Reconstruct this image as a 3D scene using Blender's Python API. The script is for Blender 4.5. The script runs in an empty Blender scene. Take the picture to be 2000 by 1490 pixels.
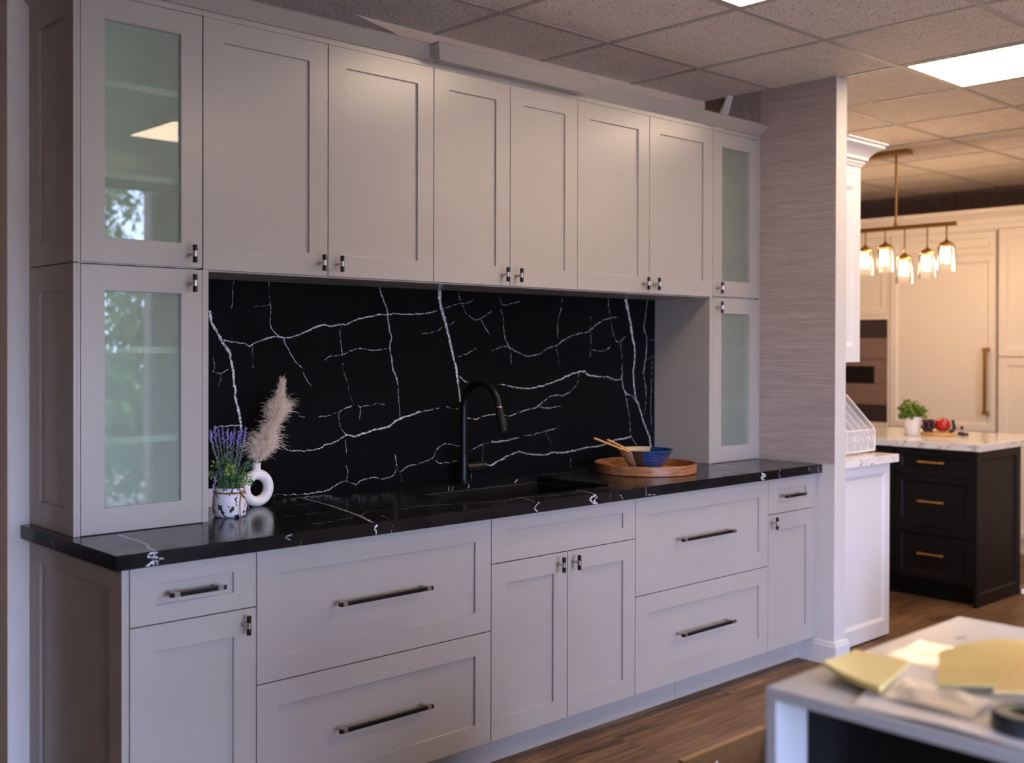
import bpy, bmesh, math, random
from mathutils import Vector, Matrix, noise
R = random.Random(7)
sc = bpy.context.scene
COL = sc.collection
PI = math.pi

# ------------------------------------------------------------------ camera
cam_d = bpy.data.cameras.new('camera')
cam = bpy.data.objects.new('camera', cam_d)
COL.objects.link(cam)
sc.camera = cam
_yaw, _pitch, _roll = 0.728, -0.0071, 0.0021
_f = Vector((math.sin(_yaw)*math.cos(_pitch), math.cos(_yaw)*math.cos(_pitch), math.sin(_pitch)))
_r = Vector((math.cos(_yaw), -math.sin(_yaw), 0))
_u = _r.cross(_f)
_r2 = math.cos(_roll)*_r + math.sin(_roll)*_u
_u2 = -math.sin(_roll)*_r + math.cos(_roll)*_u
_m = Matrix((_r2, _u2, -_f)).transposed().to_4x4()
_m.translation = Vector((-0.7359, -2.6687, 1.447))
cam.matrix_world = _m
cam_d.sensor_width = 36.0
cam_d.lens = 2159.8/2000*36.0
cam_d.shift_x = (1000-886.86)/2000
cam_d.shift_y = -(745-693.63)/2000
cam_d.clip_start = 0.05
cam_d.dof.use_dof = True
cam_d.dof.focus_distance = 3.7
cam_d.dof.aperture_fstop = 2.2

# ------------------------------------------------------------------ world, exposure
w = bpy.data.worlds.new('sky'); sc.world = w; w.use_nodes = True
bgn = w.node_tree.nodes['Background']
bgn.inputs[0].default_value = (0.54, 0.63, 1.0, 1)
bgn.inputs[1].default_value = 34.0
sc.view_settings.view_transform = 'Standard'
sc.view_settings.look = 'None'
sc.view_settings.gamma = 1.0
sc.view_settings.use_curve_mapping = False
sc.view_settings.exposure = 0.06
sc.cycles.use_denoising = True
sc.cycles.max_bounces = 10
sc.cycles.diffuse_bounces = 5
sc.cycles.glossy_bounces = 5
sc.cycles.transmission_bounces = 8
sc.cycles.transparent_max_bounces = 12
sc.cycles.sample_clamp_indirect = 6.0
PANEL_E = 18.5
BULB_E = 160.0

WINS = [(-0.45, 1.15, 1.60), (1.30, 2.1, 1.60), (2.66, 3.10, 2.632)]  # first two openings are unseen, added and kept low to shape the daylight
WY = -4.3
WZ0 = 0.15
for a, b, WZ1 in WINS:
    ld = bpy.data.lights.new('window_portal', 'AREA')
    ld.shape = 'RECTANGLE'; ld.size = b-a; ld.size_y = WZ1-WZ0
    ld.cycles.is_portal = True
    lo = bpy.data.objects.new('window_portal', ld); COL.objects.link(lo)
    lo.location = ((a+b)/2, WY-0.02, (WZ0+WZ1)/2); lo.rotation_euler = (PI/2, 0, 0)

sd = bpy.data.lights.new('sun', 'SUN'); sd.energy = 36.0; sd.angle = 0.01; sd.color = (1.0, 0.80, 0.62)
so_ = bpy.data.objects.new('sun', sd); COL.objects.link(so_)
so_.rotation_euler = Vector((-0.25, -0.62, -0.75)).to_track_quat('-Z', 'Y').to_euler()

# ------------------------------------------------------------------ materials
def mat(name, col, rough=0.5, metal=0.0, spec=0.5, coat=0.0, coat_r=0.1, trans=0.0, ior=1.45, emis=None, es=0.0):
    m = bpy.data.materials.new(name); m.use_nodes = True
    p = m.node_tree.nodes['Principled BSDF']
    p.inputs['Base Color'].default_value = (*col, 1)
    p.inputs['Roughness'].default_value = rough
    p.inputs['Metallic'].default_value = metal
    p.inputs['Specular IOR Level'].default_value = spec
    p.inputs['Coat Weight'].default_value = coat
    p.inputs['Coat Roughness'].default_value = coat_r
    p.inputs['Transmission Weight'].default_value = trans
    p.inputs['IOR'].default_value = ior
    if emis:
        p.inputs['Emission Color'].default_value = (*emis, 1)
        p.inputs['Emission Strength'].default_value = es
    return m
class NT:
    def __init__(s, m): s.m = m; s.t = m.node_tree; s.p = s.t.nodes['Principled BSDF']
    def n(s, typ, **k):
        x = s.t.nodes.new(typ)
        for a, v in k.items():
            if a.startswith('i_'): x.inputs[int(a[2:]) if a[2:].isdigit() else a[2:]].default_value = v
            else: setattr(x, a, v)
        return x
    def l(s, a, b): s.t.links.new(a, b)
    def coord(s, scale=(1,1,1), rot=(0,0,0), loc=(0,0,0)):
        g = s.n('ShaderNodeNewGeometry'); mp = s.n('ShaderNodeMapping')
        mp.inputs['Scale'].default_value = scale; mp.inputs['Rotation'].default_value = rot; mp.inputs['Location'].default_value = loc
        s.l(g.outputs['Position'], mp.inputs['Vector']); return mp.outputs[0]
    def noise(s, vec, scale, detail=4, rough=0.5, dist=0.0):
        x = s.n('ShaderNodeTexNoise'); x.inputs['Scale'].default_value = scale; x.inputs['Detail'].default_value = detail
        x.inputs['Roughness'].default_value = rough; x.inputs['Distortion'].default_value = dist
        s.l(vec, x.inputs['Vector']); return x.outputs[0]
    def ramp(s, fac, stops):
        x = s.n('ShaderNodeValToRGB'); e = x.color_ramp.elements
        while len(e) < len(stops): e.new(0.5)
        for el, (p, c) in zip(e, stops):
            el.position = p; el.color = (*c, 1) if len(c) == 3 else c
        s.l(fac, x.inputs[0]); return x.outputs[0]
    def mixc(s, fac, a, b, mode='MIX'):
        x = s.n('ShaderNodeMix', data_type='RGBA', blend_type=mode)
        for inp, v in ((x.inputs[0], fac), (x.inputs[6], a), (x.inputs[7], b)):
            if hasattr(v, 'is_linked') or hasattr(v, 'links'): s.l(v, inp)
            elif isinstance(v, (int, float)): inp.default_value = v
            else: inp.default_value = (*v, 1)
        return x.outputs[2]
    def math(s, op, a, b=None):
        x = s.n('ShaderNodeMath', operation=op)
        for inp, v in ((x.inputs[0], a), (x.inputs[1], b)):
            if v is None: continue
            if isinstance(v, (int, float)): inp.default_value = v
            else: s.l(v, inp)
        return x.outputs[0]
    def bump(s, h, strength=0.2, dist=0.001):
        x = s.n('ShaderNodeBump'); x.inputs['Strength'].default_value = strength; x.inputs['Distance'].default_value = dist
        s.l(h, x.inputs['Height']); s.l(x.outputs[0], s.p.inputs['Normal'])

M = {}
M['greige'] = mat('greige_paint', (0.365, 0.338, 0.318), 0.27, spec=0.6)
q = NT(M['greige']); q.bump(q.noise(q.coord(), 900, 2), 0.05, 0.0004)
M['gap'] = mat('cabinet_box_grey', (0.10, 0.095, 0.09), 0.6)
M['interior'] = mat('cabinet_interior_white', (0.78, 0.78, 0.77), 0.5)
M['shelf'] = mat('shelf_white', (0.92, 0.92, 0.92), 0.4)
M['black_metal'] = mat('matte_black_metal', (0.005, 0.005, 0.006), 0.36, metal=0.0, spec=0.3)
M['nickel'] = mat('polished_nickel', (0.48, 0.45, 0.43), 0.3, metal=1.0)
M['copper'] = mat('copper_ring', (0.75, 0.42, 0.28), 0.25, metal=1.0)
M['brass'] = mat('brushed_brass', (0.72, 0.44, 0.16), 0.28, metal=1.0)
M['antique_brass'] = mat('antique_brass', (0.40, 0.22, 0.07), 0.35, metal=1.0)
M['stone'] = mat('black_quartz', (0.0065, 0.0065, 0.0075), 0.16, spec=0.36)
q = NT(M['stone']); nz = q.noise(q.coord(), 9, 5)
q.l(q.ramp(nz, [(0.35, (0.0045, 0.0045, 0.0055)), (0.7, (0.011, 0.011, 0.013))]), q.p.inputs['Base Color'])
q.l(q.ramp(q.noise(q.coord(), 14, 4), [(0.3, (0.13,)*3), (0.7, (0.21,)*3)]), q.p.inputs['Roughness'])
M['splash'] = mat('black_quartz_matte', (0.004, 0.004, 0.005), 0.30, spec=0.05)
M['vein'] = mat('white_vein', (0.6, 0.6, 0.64), 0.3)
q = NT(M['vein']); nz = q.noise(q.coord(), 190, 5, 0.7, 0.6)
q.l(q.ramp(nz, [(0.38, (0.02, 0.02, 0.025)), (0.49, (0.42, 0.42, 0.47)), (0.62, (0.88, 0.89, 0.94))]), q.p.inputs['Base Color'])
M['sink'] = mat('black_granite_sink', (0.010, 0.010, 0.012), 0.42, spec=0.3)
M['tile'] = mat('ceiling_tile', (0.6, 0.56, 0.52), 0.9, spec=0.2)
q = NT(M['tile']); v = q.coord((1, 1, 1)); a = q.noise(v, 115, 3, 0.6, 0.5); b = q.noise(v, 12, 2)
thr = q.ramp(a, [(0.575, (1, 1, 1)), (0.62, (0.42, 0.37, 0.33))])
q.l(q.mixc(1.0, q.ramp(b, [(0.3, (0.74, 0.66, 0.60)), (0.7, (0.80, 0.72, 0.66))]), thr, 'MULTIPLY'), q.p.inputs['Base Color'])
q.bump(a, -0.3, 0.002)
M['tbar'] = mat('grid_white_metal', (0.42, 0.385, 0.355), 0.55)
M['panel_light'] = mat('light_diffuser', (0.9, 0.9, 0.9), 0.5, emis=(1.0, 0.74, 0.52), es=PANEL_E)
M['drywall'] = mat('painted_drywall', (0.70, 0.665, 0.65), 0.7)
q = NT(M['drywall']); q.bump(q.noise(q.coord(), 260, 3), 0.15, 0.0008)
M['bare'] = mat('bare_wall_lit', (0.62, 0.52, 0.46), 0.85)
q = NT(M['bare']); q.l(q.ramp(q.noise(q.coord((1, 1, 1)), 6, 5), [(0.3, (0.76, 0.60, 0.50)), (0.7, (0.84, 0.68, 0.57))]), q.p.inputs['Base Color'])  # bare wall, warmed and lightened in place of panel light grazing it
M['partition'] = mat('drywall_dimmed', (0.57, 0.55, 0.54), 0.7)  # drywall tone darkened to offset the strong panel light on this wall
M['endcap'] = mat('wall_tan_bounce', (0.30, 0.17, 0.10), 0.7)  # unseen left wall, colour chosen to warm and dim its bounce
M['dark_bare'] = mat('unpapered_wall', (0.20, 0.14, 0.10), 0.85)
def grass(name, s, base, dark):
    m = mat(name, base, 0.75, spec=0.25); q = NT(m)
    a = q.noise(q.coord(s), 1.0, 6, 0.65, 0.3); b = q.noise(q.coord(tuple(x*0.28 for x in s)), 1.0, 4, 0.6, 0.2)
    s2 = q.math('ADD', q.math('MULTIPLY', a, 0.62), q.math('MULTIPLY', b, 0.38))
    q.l(q.ramp(s2, [(0.36, dark), (0.50, tuple((x+y)/2 for x, y in zip(base, dark))), (0.62, base)]), q.p.inputs['Base Color'])
    q.bump(a, 0.3, 0.001); return m
M['wallpaper'] = grass('grasscloth_grey', (16, 11, 560), (0.47, 0.39, 0.375), (0.27, 0.22, 0.21))
M['wallpaper_v'] = grass('grasscloth_grey_vertical', (420, 420, 12), (0.36, 0.29, 0.28), (0.20, 0.155, 0.15))
M['curl'] = mat('wallpaper_backing', (0.62, 0.56, 0.54), 0.7)
M['farwall'] = grass('grasscloth_brown', (90, 90, 14), (0.20, 0.15, 0.14), (0.12, 0.09, 0.085))
M['white_trim'] = mat('white_semigloss', (0.62, 0.61, 0.61), 0.3, spec=0.5)
M['white_cab'] = mat('white_cabinet_paint', (0.72, 0.72, 0.74), 0.32)
M['cream_cab'] = mat('cream_cabinet_paint', (0.80, 0.73, 0.66), 0.4)
M['char'] = mat('black_cabinet_paint', (0.007, 0.0065, 0.008), 0.42, spec=0.22)
M['board'] = mat('white_laminate', (0.57, 0.59, 0.63), 0.35)
# white quartz with fine dark veins
M['quartz'] = mat('white_quartz', (0.8, 0.78, 0.76), 0.12)
q = NT(M['quartz']); n1 = q.noise(q.coord(), 3.3, 5, 0.55, 1.6)
d = q.math('ABSOLUTE', q.math('SUBTRACT', n1, 0.5))
q.l(q.mixc(q.ramp(d, [(0.0, (1, 1, 1)), (0.006, (0, 0, 0))]), (0.80, 0.78, 0.76), (0.22, 0.21, 0.23)), q.p.inputs['Base Color'])
M['ink'] = mat('dark_vein', (0.12, 0.11, 0.13), 0.3)
# floor: brown wood-look planks laid along x
M['floor'] = mat('wood_plank_floor', (0.2, 0.12, 0.07), 0.48, spec=0.3)
q = NT(M['floor']); v = q.coord()
br = q.n('ShaderNodeTexBrick'); q.l(v, br.inputs['Vector'])
br.offset = 0.37; br.offset_frequency = 3; br.squash = 1.0
for k_, val in dict(Scale=1.0).items(): br.inputs[k_].default_value = val
br.inputs['Mortar Size'].default_value = 0.0012; br.inputs['Mortar Smooth'].default_value = 0.2
br.inputs['Brick Width'].default_value = 1.22; br.inputs['Row Height'].default_value = 0.182
br.inputs['Bias'].default_value = 0.0
br.inputs['Color1'].default_value = (0, 0, 0, 1); br.inputs['Color2'].default_value = (1, 1, 1, 1); br.inputs['Mortar'].default_value = (0.5, 0.5, 0.5, 1)
off = q.n('ShaderNodeVectorMath', operation='SCALE'); q.l(br.outputs['Color'], off.inputs[0]); off.inputs[3].default_value = 7.3
ad = q.n('ShaderNodeVectorMath', operation='ADD'); q.l(v, ad.inputs[0]); q.l(off.outputs[0], ad.inputs[1])
mp = q.n('ShaderNodeMapping'); mp.inputs['Scale'].default_value = (1.5, 24, 1); q.l(ad.outputs[0], mp.inputs[0])
mp2 = q.n('ShaderNodeMapping'); mp2.inputs['Scale'].default_value = (0.9, 5, 1); q.l(ad.outputs[0], mp2.inputs[0])
g1 = q.noise(mp.outputs[0], 1.6, 7, 0.65, 0.8); g2 = q.noise(mp2.outputs[0], 1.5, 5, 0.6, 1.4)
tone = q.math('ADD', q.math('MULTIPLY', g1, 0.55), q.math('MULTIPLY', g2, 0.45))
wood = q.ramp(tone, [(0.36, (0.028, 0.014, 0.007)), (0.45, (0.115, 0.062, 0.032)), (0.54, (0.195, 0.112, 0.060)), (0.64, (0.31, 0.19, 0.105))])
wood = q.mixc(q.math('MULTIPLY', br.outputs['Color'], 0.4), wood, (0.13, 0.075, 0.045))
wood = q.mixc(br.outputs['Fac'], wood, (0.04, 0.022, 0.014))
q.l(wood, q.p.inputs['Base Color'])
q.bump(q.math('SUBTRACT', g1, q.math('MULTIPLY', br.outputs['Fac'], 2.0)), 0.12, 0.001)
# brick for the window wall piers
M['brick'] = mat('brick', (0.16, 0.09, 0.06), 0.85)
q = NT(M['brick']); br = q.n('ShaderNodeTexBrick'); q.l(q.coord((1, 1, 1), (PI/2, 0, 0)), br.inputs['Vector'])
br.inputs['Scale'].default_value = 1.0; br.inputs['Brick Width'].default_value = 0.40; br.inputs['Row Height'].default_value = 0.10; br.inputs['Mortar Size'].default_value = 0.006
br.inputs['Color1'].default_value = (0.15, 0.10, 0.08, 1); br.inputs['Color2'].default_value = (0.20, 0.13, 0.10, 1); br.inputs['Mortar'].default_value = (0.42, 0.37, 0.33, 1)
q.l(br.outputs['Color'], q.p.inputs['Base Color'])

def glassmix(name, tint, parts):
    """parts: transparent, rough refraction, diffuse, glossy weights"""
    m = bpy.data.materials.new(name); m.use_nodes = True; t = m.node_tree
    for x in list(t.nodes):
        if x.type != 'OUTPUT_MATERIAL': t.nodes.remove(x)
    out = [x for x in t.nodes if x.type == 'OUTPUT_MATERIAL'][0]
    tr = t.nodes.new('ShaderNodeBsdfTransparent'); tr.inputs[0].default_value = (*tint, 1)
    rf = t.nodes.new('ShaderNodeBsdfRefraction'); rf.inputs[0].default_value = (*tint, 1); rf.inputs['Roughness'].default_value = 0.15; rf.inputs['IOR'].default_value = 1.3
    df = t.nodes.new('ShaderNodeBsdfDiffuse'); df.inputs[0].default_value = (*[c*0.78 for c in tint], 1)
    gl = t.nodes.new('ShaderNodeBsdfGlossy'); gl.inputs['Roughness'].default_value = 0.0
    fr = t.nodes.new('ShaderNodeFresnel'); fr.inputs[0].default_value = parts[3]
    m1 = t.nodes.new('ShaderNodeMixShader'); m1.inputs[0].default_value = parts[1]/max(1e-6, parts[0]+parts[1])
    t.links.new(tr.outputs[0], m1.inputs[1]); t.links.new(rf.outputs[0], m1.inputs[2])
    m2 = t.nodes.new('ShaderNodeMixShader'); m2.inputs[0].default_value = parts[2]
    t.links.new(m1.outputs[0], m2.inputs[1]); t.links.new(df.outputs[0], m2.inputs[2])
    m3 = t.nodes.new('ShaderNodeMixShader'); t.links.new(fr.outputs[0], m3.inputs[0])
    t.links.new(m2.outputs[0], m3.inputs[1]); t.links.new(gl.outputs[0], m3.inputs[2])
    t.links.new(m3.outputs[0], out.inputs[0]); return m
M['frost'] = glassmix('frosted_green_glass', (0.83, 0.92, 0.83), (0.75, 0.25, 0.26, 1.52))
M['clear'] = glassmix('clear_glass', (0.97, 0.97, 0.97), (1.0, 0.0, 0.03, 1.45))
M['winglass'] = glassmix('window_glass', (0.97, 0.985, 0.98), (1.0, 0.0, 0.0, 1.3))
M['film'] = glassmix('crinkled_film', (0.95, 0.93, 0.92), (1.0, 0.0, 0.25, 1.6))
for nd in M['film'].node_tree.nodes:
    if nd.type == 'BSDF_GLOSSY': nd.inputs['Roughness'].default_value = 0.32
M['bulb'] = mat('glowing_bulb', (1, 0.9, 0.7), 0.4, emis=(1.0, 0.66, 0.38), es=BULB_E)

# ------------------------------------------------------------------ mesh helpers
class MB:
    def __init__(s): s.v = []; s.f = []; s.m = []
    def add(s, vs, fs, mi=0):
        o = len(s.v); s.v += [tuple(p) for p in vs]; s.f += [tuple(i+o for i in f) for f in fs]; s.m += [mi]*len(fs)
    def box(s, x0, x1, y0, y1, z0, z1, mi=0, T=None):
        vs = [(x, y, z) for z in (z0, z1) for y in (y0, y1) for x in (x0, x1)]
        if T: vs = [T(*p) for p in vs]
        s.add(vs, [(0, 2, 3, 1), (4, 5, 7, 6), (0, 1, 5, 4), (2, 6, 7, 3), (0, 4, 6, 2), (1, 3, 7, 5)], mi)
    def quad(s, a, b, c, d, mi=0): s.add([a, b, c, d], [(0, 1, 2, 3)], mi)
    def tube(s, pts, rad, n=12, mi=0, cap=True):
        pts = [Vector(p) for p in pts]; N = len(pts)
        if not hasattr(rad, '__len__'): rad = [rad]*N
        rings = []; prev = None
        for i, p in enumerate(pts):
            d = (pts[min(i+1, N-1)]-pts[max(i-1, 0)])
            if d.length < 1e-9: d = Vector((0, 0, 1))
            d.normalize()
            if prev is None:
                a = Vector((0, 0, 1)) if abs(d.z) < 0.9 else Vector((1, 0, 0)); u = d.cross(a).normalized()
            else: u = (prev - d*prev.dot(d)).normalized()
            prev = u; v = d.cross(u)
            rings.append([p+(u*math.cos(2*PI*k/n)+v*math.sin(2*PI*k/n))*rad[i] for k in range(n)])
        vs = [q for r in rings for q in r]; fs = []
        for i in range(N-1):
            for k in range(n):
                k2 = (k+1) % n; fs.append((i*n+k, i*n+k2, (i+1)*n+k2, (i+1)*n+k))
        if cap: fs.append(tuple(range(n-1, -1, -1))); fs.append(tuple((N-1)*n+k for k in range(n)))
        s.add(vs, fs, mi)
    def lathe(s, prof, c=(0, 0, 0), n=40, mi=0, closed=False, mfun=None):
        o = len(s.v); P = len(prof)
        for k in range(n):
            a = 2*PI*k/n
            for r, z in prof: s.v.append((c[0]+r*math.cos(a), c[1]+r*math.sin(a), c[2]+z))
        E = P if closed else P-1
        for k in range(n):
            for j in range(E):
                a = o+k*P+j; b = o+((k+1) % n)*P+j; a2 = o+k*P+(j+1) % P; b2 = o+((k+1) % n)*P+(j+1) % P
                s.f.append((a, b, b2, a2)); s.m.append(mfun(k/n, j) if mfun else mi)
    def sphere(s, c, r, nu=14, nv=9, mi=0, sc_=(1, 1, 1)):
        vs = [(c[0], c[1], c[2]+r*sc_[2])]
        for j in range(1, nv):
            t = PI*j/nv
            for k in range(nu):
                p = 2*PI*k/nu; vs.append((c[0]+r*sc_[0]*math.sin(t)*math.cos(p), c[1]+r*sc_[1]*math.sin(t)*math.sin(p), c[2]+r*sc_[2]*math.cos(t)))
        vs.append((c[0], c[1], c[2]-r*sc_[2])); fs = []
        for k in range(nu):
            k2 = (k+1) % nu; fs.append((0, 1+k, 1+k2))
            for j in range(nv-2): fs.append((1+j*nu+k, 1+(j+1)*nu+k, 1+(j+1)*nu+k2, 1+j*nu+k2))
            fs.append((len(vs)-1, 1+(nv-2)*nu+k2, 1+(nv-2)*nu+k))
        s.add(vs, fs, mi)
def mesh(name, mb, mats, org=(0, 0, 0), smooth=False, recalc=True):
    me = bpy.data.meshes.new(name)
    me.from_pydata([(a-org[0], b-org[1], c-org[2]) for a, b, c in mb.v], [], mb.f)
    for m in mats: me.materials.append(M[m] if isinstance(m, str) else m)
    for p, mi in zip(me.polygons, mb.m): p.material_index = mi; p.use_smooth = bool(smooth)
    if recalc:
        b = bmesh.new(); b.from_mesh(me); bmesh.ops.recalc_face_normals(b, faces=b.faces); b.to_mesh(me); b.free()
    me.update()
    return me
def obj(name, data, parent=None, loc=(0, 0, 0), bevel=0, seg=2):
    o = bpy.data.objects.new(name, data); COL.objects.link(o); o.location = loc
    if parent: o.parent = parent
    if bevel:
        b = o.modifiers.new('Bevel', 'BEVEL'); b.width = bevel; b.segments = seg; b.limit_method = 'ANGLE'; b.angle_limit = math.radians(40)
    return o
def autosmooth(o, ang=35):
    me = o.data
    for p in me.polygons: p.use_smooth = True
    try: me.set_sharp_from_angle(angle=math.radians(ang))
    except Exception: pass
    return o
def root(name, loc, label, cat, group=None):
    o = bpy.data.objects.new(name, None); COL.objects.link(o); o.location = loc; o.empty_display_size = 0.1
    return tag(o, label, cat, group)
def tag(o, label, cat, group=None):
    o['label'] = label; o['category'] = cat
    if group: o['group'] = group
    return o
def struct(name, mb, mats, parent=None, bevel=0):
    o = obj(name, mesh(name, mb, mats), parent, bevel=bevel); o['kind'] = 'structure'; return o
def part(name, mb, mats, rt, parent=None, bevel=0, smooth=False, label=None, ang=35):
    """mb in world coordinates; rt is the thing's root (its location is the mesh origin)"""
    top = rt; L = Vector(top.location)
    o = obj(name, mesh(name, mb, mats, L), parent or rt, bevel=bevel)
    if smooth: autosmooth(o, ang)
    if label: o['label'] = label
    return o
def copy_tree(o, parent=None):
    c = o.copy(); COL.objects.link(c); c.parent = parent
    for ch in list(o.children): copy_tree(ch, c)
    return c
def TY(y0):      # face plane y=y0, facing -y : (a,b,c) -> (a, y0+b, c)
    return lambda a, b, c: (a, y0+b, c)
def TX(x0):      # face plane x=x0, facing -x : a runs towards -y
    return lambda a, b, c: (x0+b, -a, c)
def TXp(x0):     # facing +x : a runs towards +y
    return lambda a, b, c: (x0-b, a, c)
def shaker(mb, T, a0, a1, c0, c1, th=0.02, rail=0.072, rec=0.008, slope=0.0, glass=False, mi=0, top=None, bot=None):
    rt_ = top if top is not None else rail; rb = bot if bot is not None else rail
    o = [(a0, c0), (a1, c0), (a1, c1), (a0, c1)]
    i = [(a0+rail, c0+rb), (a1-rail, c0+rb), (a1-rail, c1-rt_), (a0+rail, c1-rt_)]
    j = [(a0+rail+slope, c0+rb+slope), (a1-rail-slope, c0+rb+slope), (a1-rail-slope, c1-rt_-slope), (a0+rail+slope, c1-rt_-slope)]
    if glass:
        vs = [T(a, 0, c) for a, c in o]+[T(a, 0, c) for a, c in i]+[T(a, th, c) for a, c in i]+[T(a, th, c) for a, c in o]
        fs = []
        for k in range(4):
            k2 = (k+1) % 4
            fs += [(k, k2, 4+k2, 4+k), (4+k, 4+k2, 8+k2, 8+k), (8+k, 8+k2, 12+k2, 12+k), (k, k2, 12+k2, 12+k)]
        mb.add(vs, fs, mi); return i
    vs = [T(a, 0, c) for a, c in o]+[T(a, 0, c) for a, c in i]+[T(a, rec, c) for a, c in j]+[T(a, th, c) for a, c in o]
    fs = [(8, 9, 10, 11), (12, 13, 14, 15)]
    for k in range(4):
        k2 = (k+1) % 4
        fs += [(k, k2, 4+k2, 4+k), (4+k, 4+k2, 8+k2, 8+k), (k, k2, 12+k2, 12+k)]
    mb.add(vs, fs, mi); return i
def hashn(x, s=0.0): return noise.noise(Vector((x, s, 3.7*s+1.3)))
def vein_strips(mb, veins, T, mi, seed=0):
    """inlaid vein bands: T maps (a, c) on the face to world"""
    for vi, (w0, w1, pts) in enumerate(veins):
        P = [Vector((a, b)) for a, b in pts]
        seg = [(P[i+1]-P[i]).length for i in range(len(P)-1)]; tot = sum(seg)
        if tot < 1e-4: continue
        n = max(2, int(tot/0.0035)); q = []
        for k in range(n+1):
            d = tot*k/n; i = 0
            while i < len(seg)-1 and d > seg[i]: d -= seg[i]; i += 1
            t = min(1, d/max(seg[i], 1e-9))
            p0 = P[max(i-1, 0)]; p1 = P[i]; p2 = P[i+1]; p3 = P[min(i+2, len(P)-1)]
            q.append(0.5*((2*p1)+(p2-p0)*t+(2*p0-5*p1+4*p2-p3)*t*t+(3*p1-p0-3*p2+p3)*t**3))
        ws = []
        for k, p in enumerate(q):
            d = q[min(k+1, n)]-q[max(k-1, 0)]
            nn = Vector((-d.y, d.x)); nn = nn.normalized() if nn.length > 1e-9 else Vector((0, 1))
            s = tot*k/n; wd = (w0+(w1-w0)*k/n)*0.001
            j = 0.0035*hashn(s*45, vi+seed)+0.0020*hashn(s*160, vi+seed+.5)
            wm = wd*(0.50+0.75*abs(hashn(s*70, vi+seed+9))+0.5*hashn(s*230, vi+seed+5))
            if wd < 0.0042 and hashn(s*55, vi+seed+20) < -0.18: wm *= 0.12
            wm = max(wm, 0.0002)
            a = p+nn*(j+wm/2); b = p+nn*(j-wm/2)
            ws.append((T(a.x, a.y), T(b.x, b.y)))
        o = len(mb.v)
        for a, b in ws: mb.v += [a, b]
        for k in range(len(ws)-1):
            mb.f.append((o+2*k, o+2*k+1, o+2*k+3, o+2*k+2)); mb.m.append(mi)

# handles, modelled once: local coords, door face at y=0, standing out towards -y
def pull_mesh(L, bar='black_metal', tip='nickel', s=0.0055, stand=0.034):
    mb = MB()
    mb.box(-L/2, L/2, -stand-s, -stand+s, -s, s, 0)
    for e in (-1, 1):
        c = e*(L/2-0.018)
        mb.box(c-0.008, c+0.008, -stand-s-0.0012, -stand+s+0.0012, -s-0.0012, s+0.0012, 1)
        mb.box(c-0.0055, c+0.0055, -stand+s, -0.0005, -0.0045, 0.0045, 1)
    return mesh('handle', mb, [bar, tip])
def knob_mesh():
    mb = MB()
    mb.tube([(0, -0.033, -0.0265), (0, -0.033, 0.0265)], 0.0068, 16, 0)
    mb.tube([(0, -0.033, -0.0085), (0, -0.033, 0.0085)], 0.0080, 16, 1)
    mb.tube([(0, -0.026, 0), (0, -0.004, 0)], 0.0045, 12, 1)
    mb.tube([(0, -0.005, 0), (0, -0.0004, 0)], 0.0065, 12, 1)
    return mesh('knob', mb, ['black_metal', 'nickel'])
def put(name, me, rt, parent, pos, rot=0, bevel=0):
    o = obj(name, me, parent, tuple(Vector(pos)-Vector(rt.location)), bevel=bevel)
    o.rotation_euler = (0, 0, rot); return o
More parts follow.
